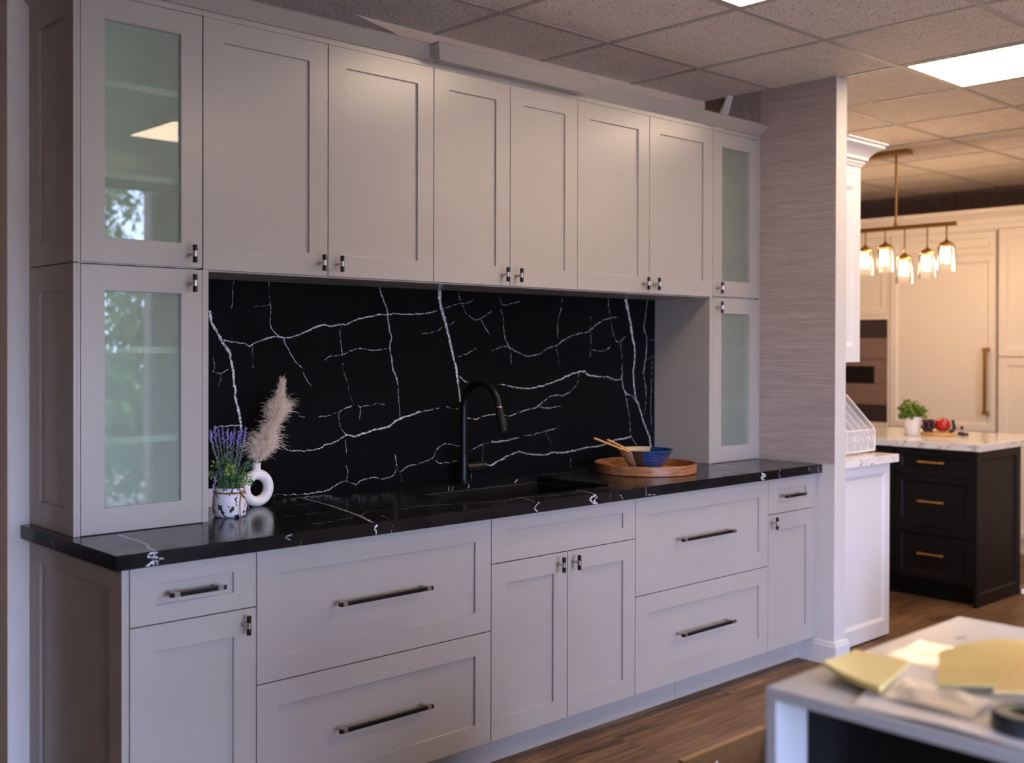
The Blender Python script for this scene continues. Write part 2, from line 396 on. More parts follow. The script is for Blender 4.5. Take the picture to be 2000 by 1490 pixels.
VEINS_SPLASH=[
(13,11,[(1.119,1.568),(1.128,1.526),(1.152,1.492),(1.167,1.463),(1.189,1.436),(1.201,1.404),(1.207,1.366),(1.215,1.317),(1.219,1.274),(1.229,1.236),(1.236,1.203),(1.24,1.176),(1.244,1.154)]),
(5,4,[(1.17,1.47),(1.204,1.465),(1.235,1.46),(1.256,1.458),(1.272,1.449)]),
(6,8,[(1.272,1.449),(1.291,1.459),(1.316,1.469),(1.348,1.477),(1.397,1.483),(1.426,1.479),(1.459,1.486),(1.5,1.501),(1.541,1.516),(1.582,1.529)]),
(6,5,[(1.582,1.529),(1.617,1.525),(1.66,1.529),(1.688,1.532),(1.717,1.544),(1.761,1.555),(1.813,1.566),(1.87,1.573),(1.928,1.575),(1.998,1.575),(2.071,1.58),(2.128,1.591)]),
(3,2,[(2.161,1.599),(2.212,1.616),(2.25,1.624),(2.289,1.627),(2.32,1.64)]),
(3,5,[(1.351,1.673),(1.353,1.618),(1.358,1.579),(1.356,1.541),(1.364,1.508),(1.393,1.486)]),
(5,3,[(1.41,1.475),(1.426,1.447),(1.446,1.413),(1.47,1.388),(1.49,1.368),(1.507,1.334),(1.529,1.306)]),
(3,3,[(1.215,1.677),(1.207,1.651),(1.206,1.613),(1.203,1.573)]),
(1.5,1.5,[(1.294,1.584),(1.329,1.59),(1.354,1.595)]),
(3,3,[(1.284,1.447),(1.286,1.414),(1.287,1.376)]),
(3,3,[(1.133,1.41),(1.139,1.383),(1.134,1.361)]),
(3,2.5,[(1.14,1.362),(1.161,1.358),(1.189,1.37)]),
(3,2,[(1.163,1.358),(1.158,1.329),(1.152,1.308)]),
(5,4,[(1.235,1.18),(1.174,1.178),(1.129,1.173)]),
(2.5,3,[(1.66,1.523),(1.656,1.488),(1.66,1.459),(1.668,1.418)]),
(3,3,[(1.586,1.401),(1.617,1.414),(1.667,1.418),(1.703,1.433),(1.747,1.442),(1.806,1.436),(1.874,1.441)]),
(1.5,1.5,[(1.667,1.389),(1.678,1.342),(1.692,1.307),(1.7,1.272),(1.718,1.242),(1.721,1.233)]),
(2,3,[(1.558,1.194),(1.604,1.198),(1.649,1.207),(1.674,1.22),(1.71,1.23)]),
(2.5,3,[(1.649,1.203),(1.653,1.174),(1.66,1.151),(1.682,1.123)]),
(3,2.5,[(1.736,1.231),(1.748,1.22),(1.746,1.176)]),
(3,2.5,[(1.748,1.222),(1.791,1.229),(1.84,1.233),(1.867,1.229)]),
(2,1.5,[(1.477,1.202),(1.5,1.196)]),
(4,6,[(1.413,1.089),(1.447,1.08),(1.494,1.075),(1.548,1.077),(1.576,1.083),(1.59,1.093),(1.625,1.097),(1.667,1.114),(1.689,1.125)]),
(8,8,[(1.689,1.125),(1.725,1.117),(1.769,1.125),(1.829,1.136),(1.882,1.143),(1.913,1.163),(1.952,1.177),(1.999,1.185),(2.035,1.196)]),
(4,2,[(2.035,1.196),(2.08,1.199),(2.137,1.207)]),
(2,2,[(2.175,1.21),(2.205,1.203),(2.243,1.2)]),
(7,7,[(1.839,1.674),(1.851,1.64),(1.87,1.604),(1.878,1.568),(1.885,1.526),(1.897,1.484)]),
(6,6,[(1.897,1.484),(1.889,1.448),(1.897,1.406),(1.905,1.363),(1.92,1.333),(1.93,1.302)]),
(3,1.5,[(1.932,1.29),(1.932,1.259),(1.938,1.211),(1.94,1.18)]),
(24,20,[(2.138,1.681),(2.143,1.63),(2.157,1.58)]),
(18,12,[(2.157,1.58),(2.178,1.524),(2.195,1.467),(2.212,1.41)]),
(12,15,[(2.212,1.41),(2.23,1.359),(2.238,1.308)]),
(14,9,[(2.238,1.308),(2.247,1.264),(2.254,1.219)]),
(3,3,[(2.035,1.5),(2.095,1.504),(2.128,1.514),(2.153,1.527)]),
(3,2.5,[(2.187,1.534),(2.219,1.549)]),
(3,3,[(2.238,1.408),(2.281,1.42),(2.34,1.443)]),
(2.5,3,[(2.242,1.665),(2.253,1.633),(2.272,1.602),(2.285,1.583),(2.337,1.56),(2.377,1.572),(2.425,1.596)]),
(2.5,2.5,[(2.364,1.559),(2.395,1.52),(2.413,1.5)]),
(6,4,[(2.247,1.33),(2.264,1.317),(2.294,1.304)]),
(2,2,[(1.68,1.106),(1.683,1.068),(1.685,1.056)]),
(3,4,[(1.372,0.923),(1.385,0.929),(1.419,0.924),(1.454,0.923),(1.493,0.919),(1.542,0.921),(1.582,0.923),(1.61,0.927)]),
(3,4,[(1.61,0.927),(1.633,0.938),(1.661,0.949),(1.684,0.953),(1.708,0.943),(1.731,0.935),(1.75,0.948),(1.784,0.954),(1.823,0.954),(1.858,0.947),(1.893,0.952),(1.913,0.959)]),
(3,3,[(1.731,0.935),(1.729,0.921)]),
(2,2,[(1.684,1.01),(1.693,0.987),(1.686,0.957)]),
(3,3,[(1.914,0.96),(1.923,0.98),(1.921,1.011),(1.913,1.037)]),
(3,3,[(1.923,0.979),(1.941,0.968),(1.976,0.986),(2.032,0.992),(2.072,1.0),(2.105,1.011),(2.121,1.035),(2.142,1.053),(2.184,1.061),(2.248,1.048)]),
(3,3,[(1.941,0.967),(1.949,0.93)]),
(2.5,2.5,[(2.121,1.001),(2.142,0.987),(2.197,0.987),(2.244,0.994)]),
(3,4,[(2.425,1.432),(2.498,1.452),(2.535,1.444),(2.592,1.422),(2.649,1.41),(2.717,1.422),(2.767,1.446),(2.817,1.455),(2.857,1.477),(2.909,1.497),(2.971,1.51),(3.035,1.521),(3.078,1.55),(3.143,1.576),(3.221,1.589)]),
(2.5,2.5,[(2.475,1.665),(2.479,1.63),(2.512,1.626),(2.553,1.634),(2.589,1.645)]),
(3,3,[(2.479,1.607),(2.493,1.561),(2.498,1.502),(2.517,1.462),(2.535,1.436),(2.538,1.379)]),
(2.5,2.5,[(2.852,1.661),(2.847,1.616),(2.829,1.574),(2.825,1.519),(2.829,1.484)]),
(2,2,[(2.819,1.443),(2.832,1.38)]),
(2.5,2.5,[(3.042,1.585),(3.04,1.521),(3.046,1.478),(3.044,1.443),(3.038,1.407)]),
(2.5,2.5,[(3.046,1.439),(3.111,1.43),(3.155,1.439),(3.179,1.454)]),
(2.5,2.5,[(3.163,1.678),(3.168,1.624),(3.177,1.588),(3.194,1.523),(3.222,1.479),(3.247,1.476),(3.284,1.498)]),
(2.5,2.5,[(3.247,1.472),(3.262,1.414),(3.262,1.34)]),
(22,18,[(3.287,1.678),(3.301,1.627),(3.324,1.561)]),
(15,9,[(3.324,1.561),(3.336,1.502),(3.354,1.443),(3.354,1.391),(3.343,1.339)]),
(9,9,[(3.343,1.339),(3.349,1.28),(3.363,1.212),(3.39,1.167),(3.414,1.114),(3.438,1.067)]),
(8,12,[(3.438,1.067),(3.468,1.021),(3.478,0.967)]),
(4,5,[(3.447,1.672),(3.435,1.608),(3.424,1.54),(3.442,1.496),(3.44,1.42),(3.419,1.331)]),
(4,2,[(3.419,1.331),(3.433,1.27),(3.441,1.218),(3.426,1.121)]),
(2,2,[(3.49,1.42),(3.484,1.36),(3.473,1.179),(3.482,1.103),(3.482,1.043)]),
(4,4,[(3.268,1.34),(3.262,1.296),(3.285,1.24),(3.337,1.221),(3.367,1.194)]),
(3,3,[(3.289,1.233),(3.303,1.17),(3.321,1.11),(3.321,1.051),(3.333,1.028),(3.371,0.985)]),
(4,5,[(2.458,1.291),(2.48,1.294),(2.545,1.281),(2.64,1.272),(2.708,1.279),(2.777,1.292),(2.848,1.307)]),
(7,6,[(2.848,1.307),(2.909,1.327),(2.962,1.338),(3.004,1.34),(3.025,1.325),(3.101,1.315)]),
(4,3,[(3.101,1.315),(3.167,1.311),(3.211,1.298),(3.257,1.3)]),
(3,4,[(2.965,1.333),(2.956,1.295),(2.92,1.26),(2.869,1.239),(2.808,1.239),(2.758,1.226),(2.708,1.197),(2.66,1.185),(2.593,1.174),(2.527,1.158)]),
(3,3,[(2.704,1.19),(2.758,1.185),(2.843,1.189)]),
(2,2,[(2.426,1.059),(2.481,1.053),(2.537,1.062),(2.588,1.066)]),
(3,3,[(2.622,1.072),(2.67,1.073),(2.738,1.083),(2.788,1.088),(2.839,1.106)]),
(1.5,1.5,[(2.748,1.079),(2.788,1.03)]),
(4,5,[(2.427,0.957),(2.481,0.98),(2.537,0.996),(2.593,1.004),(2.651,0.991),(2.739,0.982),(2.799,0.99),(2.859,0.984),(2.932,0.989),(3.016,0.998),(3.102,1.0),(3.168,1.009)]),
(6,7,[(3.168,1.009),(3.213,1.021),(3.281,1.025),(3.333,1.032)]),
(7,4,[(2.372,0.969),(2.424,0.961),(2.468,0.975),(2.513,0.982)]),
(2.5,2.5,[(2.307,1.024),(2.345,1.04),(2.397,1.053),(2.477,1.055),(2.531,1.057),(2.585,1.065)]),
(4,4,[(2.29,1.159),(2.337,1.154),(2.371,1.163),(2.432,1.169),(2.476,1.167),(2.53,1.159)]),
(5,5,[(2.345,1.295),(2.388,1.297),(2.423,1.284)]),
(2,2,[(2.911,0.955),(2.911,0.917)]),
(1.5,1.5,[(3.466,1.488),(3.502,1.481)]),
(1.5,1.5,[(3.442,1.39),(3.49,1.405)]),
(3,3,[(2.312,0.933),(2.315,0.917)])]
VEINS_TOP=[
(9,11,[(1.461,0.623),(1.447,0.513),(1.43,0.396),(1.399,0.266),(1.364,0.136),(1.326,0.032),(1.308,-0.026)]),
(3,3,[(1.367,0.133),(1.446,0.195),(1.488,0.189),(1.537,0.169),(1.583,0.153)]),
(3,3,[(1.422,0.099),(1.396,0.024)]),
(3,3,[(1.282,0.11),(1.339,0.129)]),
(3,2,[(1.161,0.096),(1.206,0.096),(1.285,0.115)]),
(3,2,[(1.249,0.264),(1.308,0.27),(1.304,0.23)]),
(2,2,[(1.185,0.291),(1.214,0.271)]),
(2,2,[(1.326,0.47),(1.411,0.461)]),
(2,2,[(1.461,0.502),(1.578,0.512)]),
(14,14,[(0.641,0.306),(0.633,0.246),(0.633,0.197),(0.632,0.158),(0.628,0.114)]),
(12,22,[(0.628,0.114),(0.604,0.037),(0.605,0.014),(0.6,-0.001)]),
(3,3,[(0.572,0.201),(0.569,0.165),(0.559,0.106)]),
(3,3,[(0.696,0.101),(0.667,0.057)]),
(2,2,[(0.526,0.157),(0.543,0.165),(0.588,0.149)]),
(2,2,[(0.675,0.034),(0.774,0.034),(0.853,0.038),(0.918,0.023)]),
(3,3,[(1.605,0.178),(1.744,0.143),(1.85,0.111),(1.956,0.084),(2.061,0.098),(2.197,0.061),(2.32,0.068)]),
(5,6,[(2.053,0.105),(2.029,0.021),(2.001,-0.039)]),
(5,8,[(2.355,0.107),(2.338,0.024),(2.315,-0.018)]),
(3,3,[(2.441,0.616),(2.451,0.537)]),
(2,2,[(2.736,0.209),(2.653,0.019)]),
(2,2,[(2.569,0.564),(2.739,0.53),(2.941,0.552)]),
(2,2,[(2.323,0.633),(2.381,0.621),(2.436,0.63)]),
(2,2,[(2.65,0.519),(2.647,0.498)]),
(2,2,[(2.582,0.143),(2.557,0.102)]),
(2,2,[(1.771,0.236),(1.798,0.213)]),
(5,6,[(3.513,0.296),(3.492,0.176),(3.444,0.043),(3.402,-0.013)])]
VEINS_EDGE=[
(7,6,[(1.33,0.907),(1.321,0.896),(1.327,0.886),(1.321,0.87)]),
(2.5,2.5,[(1.024,0.91),(1.001,0.904),(1.017,0.896)]),
(2.5,2.5,[(1.056,0.888),(1.047,0.875)]),
(2.5,2.5,[(1.389,0.9),(1.385,0.873)]),
(12,12,[(0.6,0.912),(0.581,0.904),(0.611,0.893),(0.585,0.885),(0.575,0.874)]),
(6,6,[(0.607,0.911),(0.59,0.897),(0.607,0.887),(0.603,0.873)]),
(6,5,[(0.624,0.892),(0.603,0.893),(0.59,0.873)]),
(5,5,[(2.042,0.91),(2.019,0.891),(2.036,0.873)]),
(12,12,[(2.338,0.911),(2.307,0.894),(2.349,0.874)]),
(7,7,[(2.349,0.901),(2.319,0.882)]),
(2,2,[(2.422,0.912),(2.414,0.876)]),
(3.5,3,[(2.475,0.896),(2.493,0.88)]),
(2,2,[(2.457,0.909),(2.462,0.897)]),
(3,3,[(2.625,0.912),(2.63,0.894),(2.621,0.874)]),
(4,3,[(2.639,0.882),(2.686,0.88)]),
(12,12,[(3.418,0.908),(3.447,0.896),(3.413,0.888),(3.441,0.875)]),
(3,3,[(3.563,0.913),(3.55,0.895),(3.568,0.876)]),
(2.5,2.5,[(3.801,0.909),(3.799,0.884)]),
(3,3,[(3.886,0.911),(3.875,0.896),(3.894,0.881)])]
VEINS_END=[
(4,4,[(0.422,0.919),(0.415,0.896),(0.395,0.874)])]
VEINS_BACKCUT=[
(4,3,[(2.095,0.914),(2.079,0.912),(2.079,0.898),(2.095,0.895),(2.102,0.912)]),
(3,3,[(2.175,0.916),(2.186,0.905),(2.172,0.894)]),
(6,5,[(2.431,0.916),(2.449,0.908),(2.434,0.897)]),
(2,2,[(2.004,0.915),(2.055,0.914)])]
# ================================================================== the setting
mb = MB(); mb.box(-4.2, 8.2, -4.45, 5.3, -0.1, 0.0)
struct('floor', mb, ['floor'])
ZC = 2.686
mb = MB(); mb.box(-4.2, 8.2, -4.45, 5.3, ZC, ZC+0.12)
ceiling = struct('ceiling', mb, ['tile'])
mb = MB()
GX = [2.121+0.61*k for k in range(-10, 10)]; GY = [0.2753-0.6105*k for k in range(-8, 8)]
for gx in GX:
    if -4.1 < gx < 8.1: mb.box(gx-0.012, gx+0.012, -4.3, 5.2, ZC-0.0035, ZC)
for gy in GY:
    if -4.3 < gy < 5.2: mb.box(-4.0, 8.0, gy-0.012, gy+0.012, ZC-0.003, ZC)
struct('ceiling_grid', mb, ['tbar'], ceiling)

def ceiling_light(x0, y0, label, e=None):
    t = root('ceiling_light', (x0, y0, ZC), label, 'ceiling light', 'recessed ceiling panel lights')
    f = MB(); a, b = x0+0.015, x0+0.595; c, d = y0+0.015, y0+0.595; w_ = 0.014
    for bx in ((a, b, c, c+w_), (a, b, d-w_, d), (a, a+w_, c+w_, d-w_), (b-w_, b, c+w_, d-w_)):
        f.box(bx[0], bx[1], bx[2], bx[3], ZC-0.006, ZC)
    part('frame', f, ['tbar'], t)
    f = MB(); f.box(a+w_, b-w_, c+w_, d-w_, ZC-0.004, ZC)
    part('diffuser', f, ['panel_light'], t)
ceiling_light(2.121, -0.946, 'square glowing ceiling panel, only its corner shows at the top edge above the worktop')
ceiling_light(3.945, -0.946, 'bright square ceiling panel past the end of the grasscloth wall')
ceiling_light(2.121, -2.776, 'square ceiling panel mirrored as a bright wedge in the upper left glass door')
ceiling_light(5.775, -0.946, 'square ceiling panel over the passage beside the black island')
ceiling_light(-2.759, -0.946, 'square ceiling panel added out of view to warm the left-facing cabinet sides')  # unseen panel added to throw warm light on left-facing sides
ceiling_light(3.945, -2.776, 'square ceiling panel behind the near counter, toward the windows')
ceiling_light(5.775, -2.776, 'square ceiling panel near the windows on the island side')

# partition the cabinets stand against
mb = MB(); mb.box(0.455, 3.915, 0.655, 0.79, 0, ZC)
wb = struct('wall_back', mb, ['drywall'], bevel=0.004)
mb = MB()
for (x, z) in ((1.76, 2.664), (2.9, 2.635), (2.36, 2.646), (3.05, 2.63)):
    mb.lathe([(0.0, 0.0), (0.004, 0.0), (0.003, 0.002)], n=8); n0 = len(mb.v)-24
    for k in range(n0, len(mb.v)):
        a, b, c = mb.v[k]; mb.v[k] = (x+a, 0.6534-c, z+b*0.6)
struct('screw_hole', mb, ['gap'], wb)
mb = MB(); mb.box(0.53, 3.9145, 0.6538, 0.655, 2.40, ZC-0.004); struct('bare_wall_top_lit', mb, ['bare'], wb)  # thin sheet carrying the painted-in warm light above the crown
# loose end of wallpaper above the crown, curling off the wall
mb = MB()
edge = [(0.62, 2.686), (1.2, 2.686), (1.49, 2.684), (1.557, 2.680), (1.625, 2.675), (1.694, 2.665), (1.765, 2.652), (1.862, 2.636), (1.94, 2.612), (2.02, 2.575), (2.08, 2.52)]
rows = 6; V = []
for (x, z) in edge:
    for k in range(rows+1):
        t = k/rows; zz = 2.47+(z-2.47)*t
        out = 0.004+0.045*(t**2)*(1.0 if x > 1.3 else 0.3)
        V.append((x, 0.6525-out, min(zz, 2.684)))
F = [(i*(rows+1)+k, (i+1)*(rows+1)+k, (i+1)*(rows+1)+k+1, i*(rows+1)+k+1) for i in range(len(edge)-1) for k in range(rows)]
mb.add(V, F); struct('loose_wallpaper', mb, ['wallpaper_v'], wb)

XW = 3.915
mb = MB(); mb.box(XW, 4.01, -0.063, 5.25, 0, ZC)
wr = struct('wall_right', mb, ['partition'], bevel=0.003)
mb = MB(); mb.box(XW-0.0012, XW, -0.062, 0.333, 0.9155, ZC)
struct('grasscloth_wallpaper', mb, ['wallpaper'], wr)
mb = MB()
pe = [(0.9155, 0.655), (2.45, 0.60), (2.52, 0.545), (2.593, 0.517), (2.64, 0.50), (2.686, 0.487)]
V = []
for z, y in pe: V += [(XW-0.0015, 0.331, z), (XW-0.0025, y, z)]
mb.add(V, [(2*i, 2*i+1, 2*i+3, 2*i+2) for i in range(len(pe)-1)])
struct('grasscloth_strip', mb, ['wallpaper_v'], wr)
mb = MB(); V = []
for (z, y), w_ in zip(pe[1:], (0.01, 0.055, 0.052, 0.038, 0.028)):
    for k in range(5):
        t = k/4; V.append((XW-0.0025-0.022*math.sin(t*PI*0.8)-0.006*t, y+w_*t, z))
mb.add(V, [(i*5+k, i*5+k+1, (i+1)*5+k+1, (i+1)*5+k) for i in range(4) for k in range(4)])
struct('curled_wallpaper_edge', mb, ['curl'], wr)
mb = MB(); mb.box(XW-0.001, XW, 0.36, 0.654, 2.40, ZC); struct('bare_patch', mb, ['dark_bare'], wr)

mb = MB(); mb.box(8.02, 8.15, -4.45, 5.3, 0, ZC); struct('wall_far', mb, ['farwall'])
mb = MB(); mb.box(-4.2, 8.2, 5.2, 5.3, 0, ZC); struct('wall_rear', mb, ['drywall'])
mb = MB(); mb.box(-4.2, -4.05, -4.45, 5.3, 0, ZC); struct('wall_left', mb, ['endcap'])
# window wall behind the viewer
wf = MB(); wf.box(-4.2, 8.2, WY-0.15, WY, 0, WZ0)
xs = [-4.2]+[v_ for w_ in WINS for v_ in w_[:2]]+[8.2]; xs[-2] = 3.95
for i in range(0, len(xs), 2):
    wf.box(xs[i], xs[i+1], WY-0.15, WY, WZ0, ZC)
for a, b, h in WINS: wf.box(a, b, WY-0.15, WY, h, ZC)
wfo = struct('wall_front', wf, ['drywall'])
mb = MB(); mb.box(3.10, 3.95, WY-0.2, WY+0.02, 0, 2.632); mb.box(3.10, 3.95, WY-0.2, WY, 2.632, ZC); struct('brick_pier', mb, ['brick'], wfo)
for i, (a, b, h) in enumerate(WINS):  # first two are out of view, sized for the light they admit
    mb = MB(); t = 0.04
    mb.box(a, a+t, WY-0.10, WY-0.04, WZ0, h); mb.box(b-t*0.2, b, WY-0.10, WY-0.04, WZ0, h)
    mb.box(a, b, WY-0.10, WY-0.04, WZ0, WZ0+t); mb.box(a, b, WY-0.10, WY-0.04, h-0.02, h)
    wo = struct('window_%d' % (i+1), mb, ['black_metal'])
    mb = MB(); mb.box(a+t, b-t*0.2, WY-0.072, WY-0.068, WZ0+t, h-0.02); struct('pane', mb, ['winglass'], wo)

# baseboard round the end of the partition
def baseboard(mb, T, a0, a1, m0=0, m1=0):
    prof = [(0, 0), (0.0165, 0), (0.0165, 0.083), (0.012, 0.093), (0.012, 0.0975), (0.007, 0.104), (0, 0.106)]
    V = []
    for s_, e_ in ((0, 0), (1, 1)):
        for d, z in prof: V.append(T((a1+m1*d) if s_ else (a0+m0*d), -d, z))
    n = len(prof)
    mb.add(V, [(i, (i+1) % n, n+(i+1) % n, n+i) for i in range(n)]+[tuple(range(n)), tuple(range(2*n-1, n-1, -1))])
mb = MB(); baseboard(mb, TX(XW), -0.12, 0.063, 0, 1)
baseboard(mb, TY(-0.063), XW, 4.01, -1, 1)
baseboard(mb, TXp(4.01), -0.063, 0.022, -1, 0)
struct('baseboard_right', mb, ['white_trim'])

# ================================================================== grey base cabinets
YD, ZCB = 0.0275, 0.8740
PULL_L = pull_mesh(0.362); PULL_S = pull_mesh(0.166); KNOB = knob_mesh()
G = 0.0016
BASE_GRP = 'grey base cabinets under the black worktop'
def front(rt, nm, x0, x1, z0, z1, rail=0.071, tb=None, parent=None):
    mb = MB(); shaker(mb, TY(YD), x0+G, x1-G, z0+G, z1-G, rail=rail, top=tb, bot=tb)
    return part(nm, mb, ['greige'], rt, parent, bevel=0.0009)
def base_root(x0, x1, label, zt=ZCB-0.002):
    t = root('base_cabinet', (x0, YD, 0.113), label, 'cabinet', BASE_GRP)
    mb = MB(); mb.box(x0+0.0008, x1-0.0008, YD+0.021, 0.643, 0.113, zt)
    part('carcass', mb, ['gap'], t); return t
X = [0.5415, 0.9224, 1.8375, 2.2172, 2.6005, 3.5138, 3.8965]
ZT, Z1, Z2, ZB = 0.8715, 0.7143, 0.4901, 0.113
# narrow cabinet with the end panel
t = base_root(X[0], X[1], 'narrow grey base cabinet at the near end with a panelled side')
mb = MB(); mb.box(0.5328, 0.5402, YD, 0.653, 0.0, ZCB-0.001)
sp = part('side_panel', mb, ['greige'], t, bevel=0.0009)
mb2 = MB(); shaker(mb2, TX(0.5202), -0.653, -YD, 0.001, ZCB-0.001, th=0.0125, rail=0.0735, rec=0.009, top=0.062)
part('end_panel', mb2, ['greige'], t, bevel=0.0009)
d = front(t, 'drawer', X[0], X[1], Z1, ZT, tb=0.0485)
put('handle', PULL_S, t, d, (0.722, YD, 0.7925))
d = front(t, 'door', X[0], X[1], ZB, Z1); put('knob', KNOB, t, d, (0.878, YD, 0.674))
# wide drawer cabinets
t = base_root(X[1], X[2], 'wide grey two-drawer base cabinet below the plant and the vase')
d = front(t, 'drawer', X[1], X[2], Z2, ZT); put('handle', PULL_L, t, d, (1.3665, YD, 0.684))
d = front(t, 'drawer', X[1], X[2], ZB, Z2); put('handle', PULL_L, t, d, (1.3685, YD, 0.307))
t = base_root(X[2], X[4], 'grey sink base cabinet with two doors under a false drawer front', 0.67)
front(t, 'false_front', X[2], X[4], Z1, ZT, tb=0.0485)
d = front(t, 'door', X[2], X[3], ZB, Z1); put('knob', KNOB, t, d, (2.163, YD, 0.676))
d = front(t, 'door', X[3], X[4], ZB, Z1); put('knob', KNOB, t, d, (2.244, YD, 0.674))
t = base_root(X[4], X[5], 'wide grey two-drawer base cabinet below the wooden tray')
d = front(t, 'drawer', X[4], X[5], Z2, ZT); put('handle', PULL_L, t, d, (3.033, YD, 0.684))
d = front(t, 'drawer', X[4], X[5], ZB, Z2); put('handle', PULL_L, t, d, (3.035, YD, 0.306))
t = base_root(X[5], X[6], 'narrow grey base cabinet at the far end against the wall')
d = front(t, 'drawer', X[5], X[6], Z1, ZT, tb=0.0485); put('handle', PULL_S, t, d, (3.682, YD, 0.791))
d = front(t, 'door', X[5], X[6], ZB, Z1); put('knob', KNOB, t, d, (3.533, YD, 0.68))
mb = MB(); mb.box(X[6]+0.001, XW-0.001, YD+0.004, 0.05, ZB, ZCB-0.002); part('filler', mb, ['greige'], t)
for a, b, lb in ((0.5402, 2.967, 'long grey toe kick board running under the near cabinets to a joint'), (2.969, XW-0.002, 'shorter grey toe kick board ending at the white baseboard')):
    mb = MB(); mb.box(a, b, 0.116, 0.132, 0, 0.112)
    tag(obj('toe_kick', mesh('toe_kick', mb, ['greige'])), lb, 'toe kick', 'toe kick boards')

# ================================================================== worktop, splashback, sink, tap
HX0, HX1, HY0, HY1 = 1.840, 2.565, 0.117, 0.517
mb = MB()
o4 = [(0.4932, 0.0), (3.914, 0.0), (3.914, 0.654), (0.4932, 0.654)]; i4 = [(HX0, HY0), (HX1, HY0), (HX1, HY1), (HX0, HY1)]
V = [(*p, 0.914) for p in o4]+[(*p, 0.914) for p in i4]+[(*p, 0.8742) for p in o4]+[(*p, 0.8742) for p in i4]
F = []
for k in range(4):
    k2 = (k+1) % 4; F += [(k, k2, 4+k2, 4+k), (8+k, 8+k2, 12+k2, 12+k), (k, k2, 8+k2, 8+k), (4+k, 4+k2, 12+k2, 12+k)]
mb.add(V, F, 0)
e = 0.0003
vein_strips(mb, VEINS_TOP, lambda a, c: (min(max(a, 0.496), 3.911), max(c, 0.002), 0.914+e), 1, 1)
vein_strips(mb, VEINS_EDGE, lambda a, c: (a, -e, min(max(c, 0.8765), 0.912)), 1, 60)
vein_strips(mb, VEINS_END, lambda a, c: (0.4932-e, a, min(max(c, 0.8765), 0.912)), 1, 90)
vein_strips(mb, VEINS_BACKCUT, lambda a, c: (a, HY1-e, min(max(c, 0.896), 0.912)), 1, 95)
wt = obj('worktop', mesh('worktop', mb, ['stone', 'vein']), bevel=0.0022)
tag(wt, 'long black quartz worktop with thin white veins over the grey base cabinets', 'worktop')

mb = MB(); mb.box(0.9415, 3.5055, 0.645, 0.6545, 0.9142, 1.6755)
vein_strips(mb, VEINS_SPLASH, lambda a, c: (min(max(a, 0.943), 3.504), 0.645-e, min(max(c, 0.916), 1.674)), 1, 200)
so = obj('splashback', mesh('splashback', mb, ['splash', 'vein']))
tag(so, 'tall black quartz splashback crossed by branching white veins', 'splashback')

t = root('sink', (2.2, 0.317, 0.66), 'rectangular black undermount sink set into the worktop', 'sink')
mb = MB(); a, b, c, d, z0, z1 = HX0+0.001, HX1-0.001, HY0+0.001, HY1-0.001, 0.68, 0.893; k_ = 0.006
O = [(a, c), (b, c), (b, d), (a, d)]; I = [(a+k_, c+k_), (b-k_, c+k_), (b-k_, d-k_), (a+k_, d-k_)]
V = [(*p, z1) for p in O]+[(*p, z1) for p in I]+[(*p, z0+k_) for p in I]+[(*p, z0) for p in O]
F = [(8, 9, 10, 11), (15, 14, 13, 12)]
for k in range(4):
    k2 = (k+1) % 4; F += [(k, k2, 4+k2, 4+k), (4+k, 4+k2, 8+k2, 8+k), (k, k2, 12+k2, 12+k)]
mb.add(V, F); part('basin', mb, ['sink'], t, bevel=0.004)
mb = MB(); mb.lathe([(0, 0.0065), (0.04, 0.0065), (0.045, 0.009), (0.045, 0.006), (0, 0.006)], (2.2, 0.36, z0), 24)
part('drain', mb, ['nickel'], t, smooth=True)

t = root('faucet', (2.21, 0.58, 0.914), 'tall matte black gooseneck faucet behind the sink', 'faucet')
cx, cy = 2.21, 0.58
mb = MB(); mb.lathe([(0, 0.0004), (0.0235, 0.0004), (0.0235, 0.004), (0.0185, 0.006), (0.0175, 0.010), (0.0175, 0.111), (0.0160, 0.1125), (0, 0.1125)], (cx, cy, 0.914), 32)
mb.tube([(cx+0.012, cy, 0.968), (cx+0.092, cy, 0.968)], 0.0205, 28)
mb.tube([(cx+0.094, cy, 0.968), (cx+0.112, cy, 0.968)], 0.0205, 28)
part('body', mb, ['black_metal'], t, smooth=True, ang=30)
mb = MB(); mb.tube([(cx+0.101, cy, 0.985), (cx+0.106, cy+0.002, 1.02), (cx+0.114, cy+0.005, 1.062)], [0.0036, 0.0034, 0.0040], 12)
part('lever', mb, ['black_metal'], t, smooth=True)
pts = [(cx, cy, 1.024), (cx, cy, 1.10), (cx, cy, 1.205)]; ra = 0.1
for k in range(1, 21):
    a_ = math.radians(k*165/20); pts.append((cx, cy-ra+ra*math.cos(a_), 1.208+ra*math.sin(a_)))
end = Vector(pts[-1]); dr = Vector((0, -math.sin(math.radians(15)), -math.cos(math.radians(15))))
pts.append(tuple(end+dr*0.016))
mb = MB(); mb.tube(pts, 0.0138, 24); part('spout', mb, ['black_metal'], t, smooth=True, ang=30)
e0 = end+dr*0.016
mb = MB(); mb.tube([tuple(e0), tuple(e0+dr*0.0035)], 0.0150, 24); part('collar', mb, ['copper'], t, smooth=True, ang=30, label='copper ring')
e1 = e0+dr*0.0035
mb = MB(); mb.tube([tuple(e1), tuple(e1+dr*0.02), tuple(e1+dr*0.092)], [0.0155, 0.0165, 0.0168], 24)
bx = e1+dr*0.04
mb.tube([tuple(bx+Vector((0.010, -0.013, 0))), tuple(bx+dr*0.03+Vector((0.010, -0.013, 0)))], 0.004, 8)
part('spray_head', mb, ['black_metal'], t, smooth=True, ang=30)

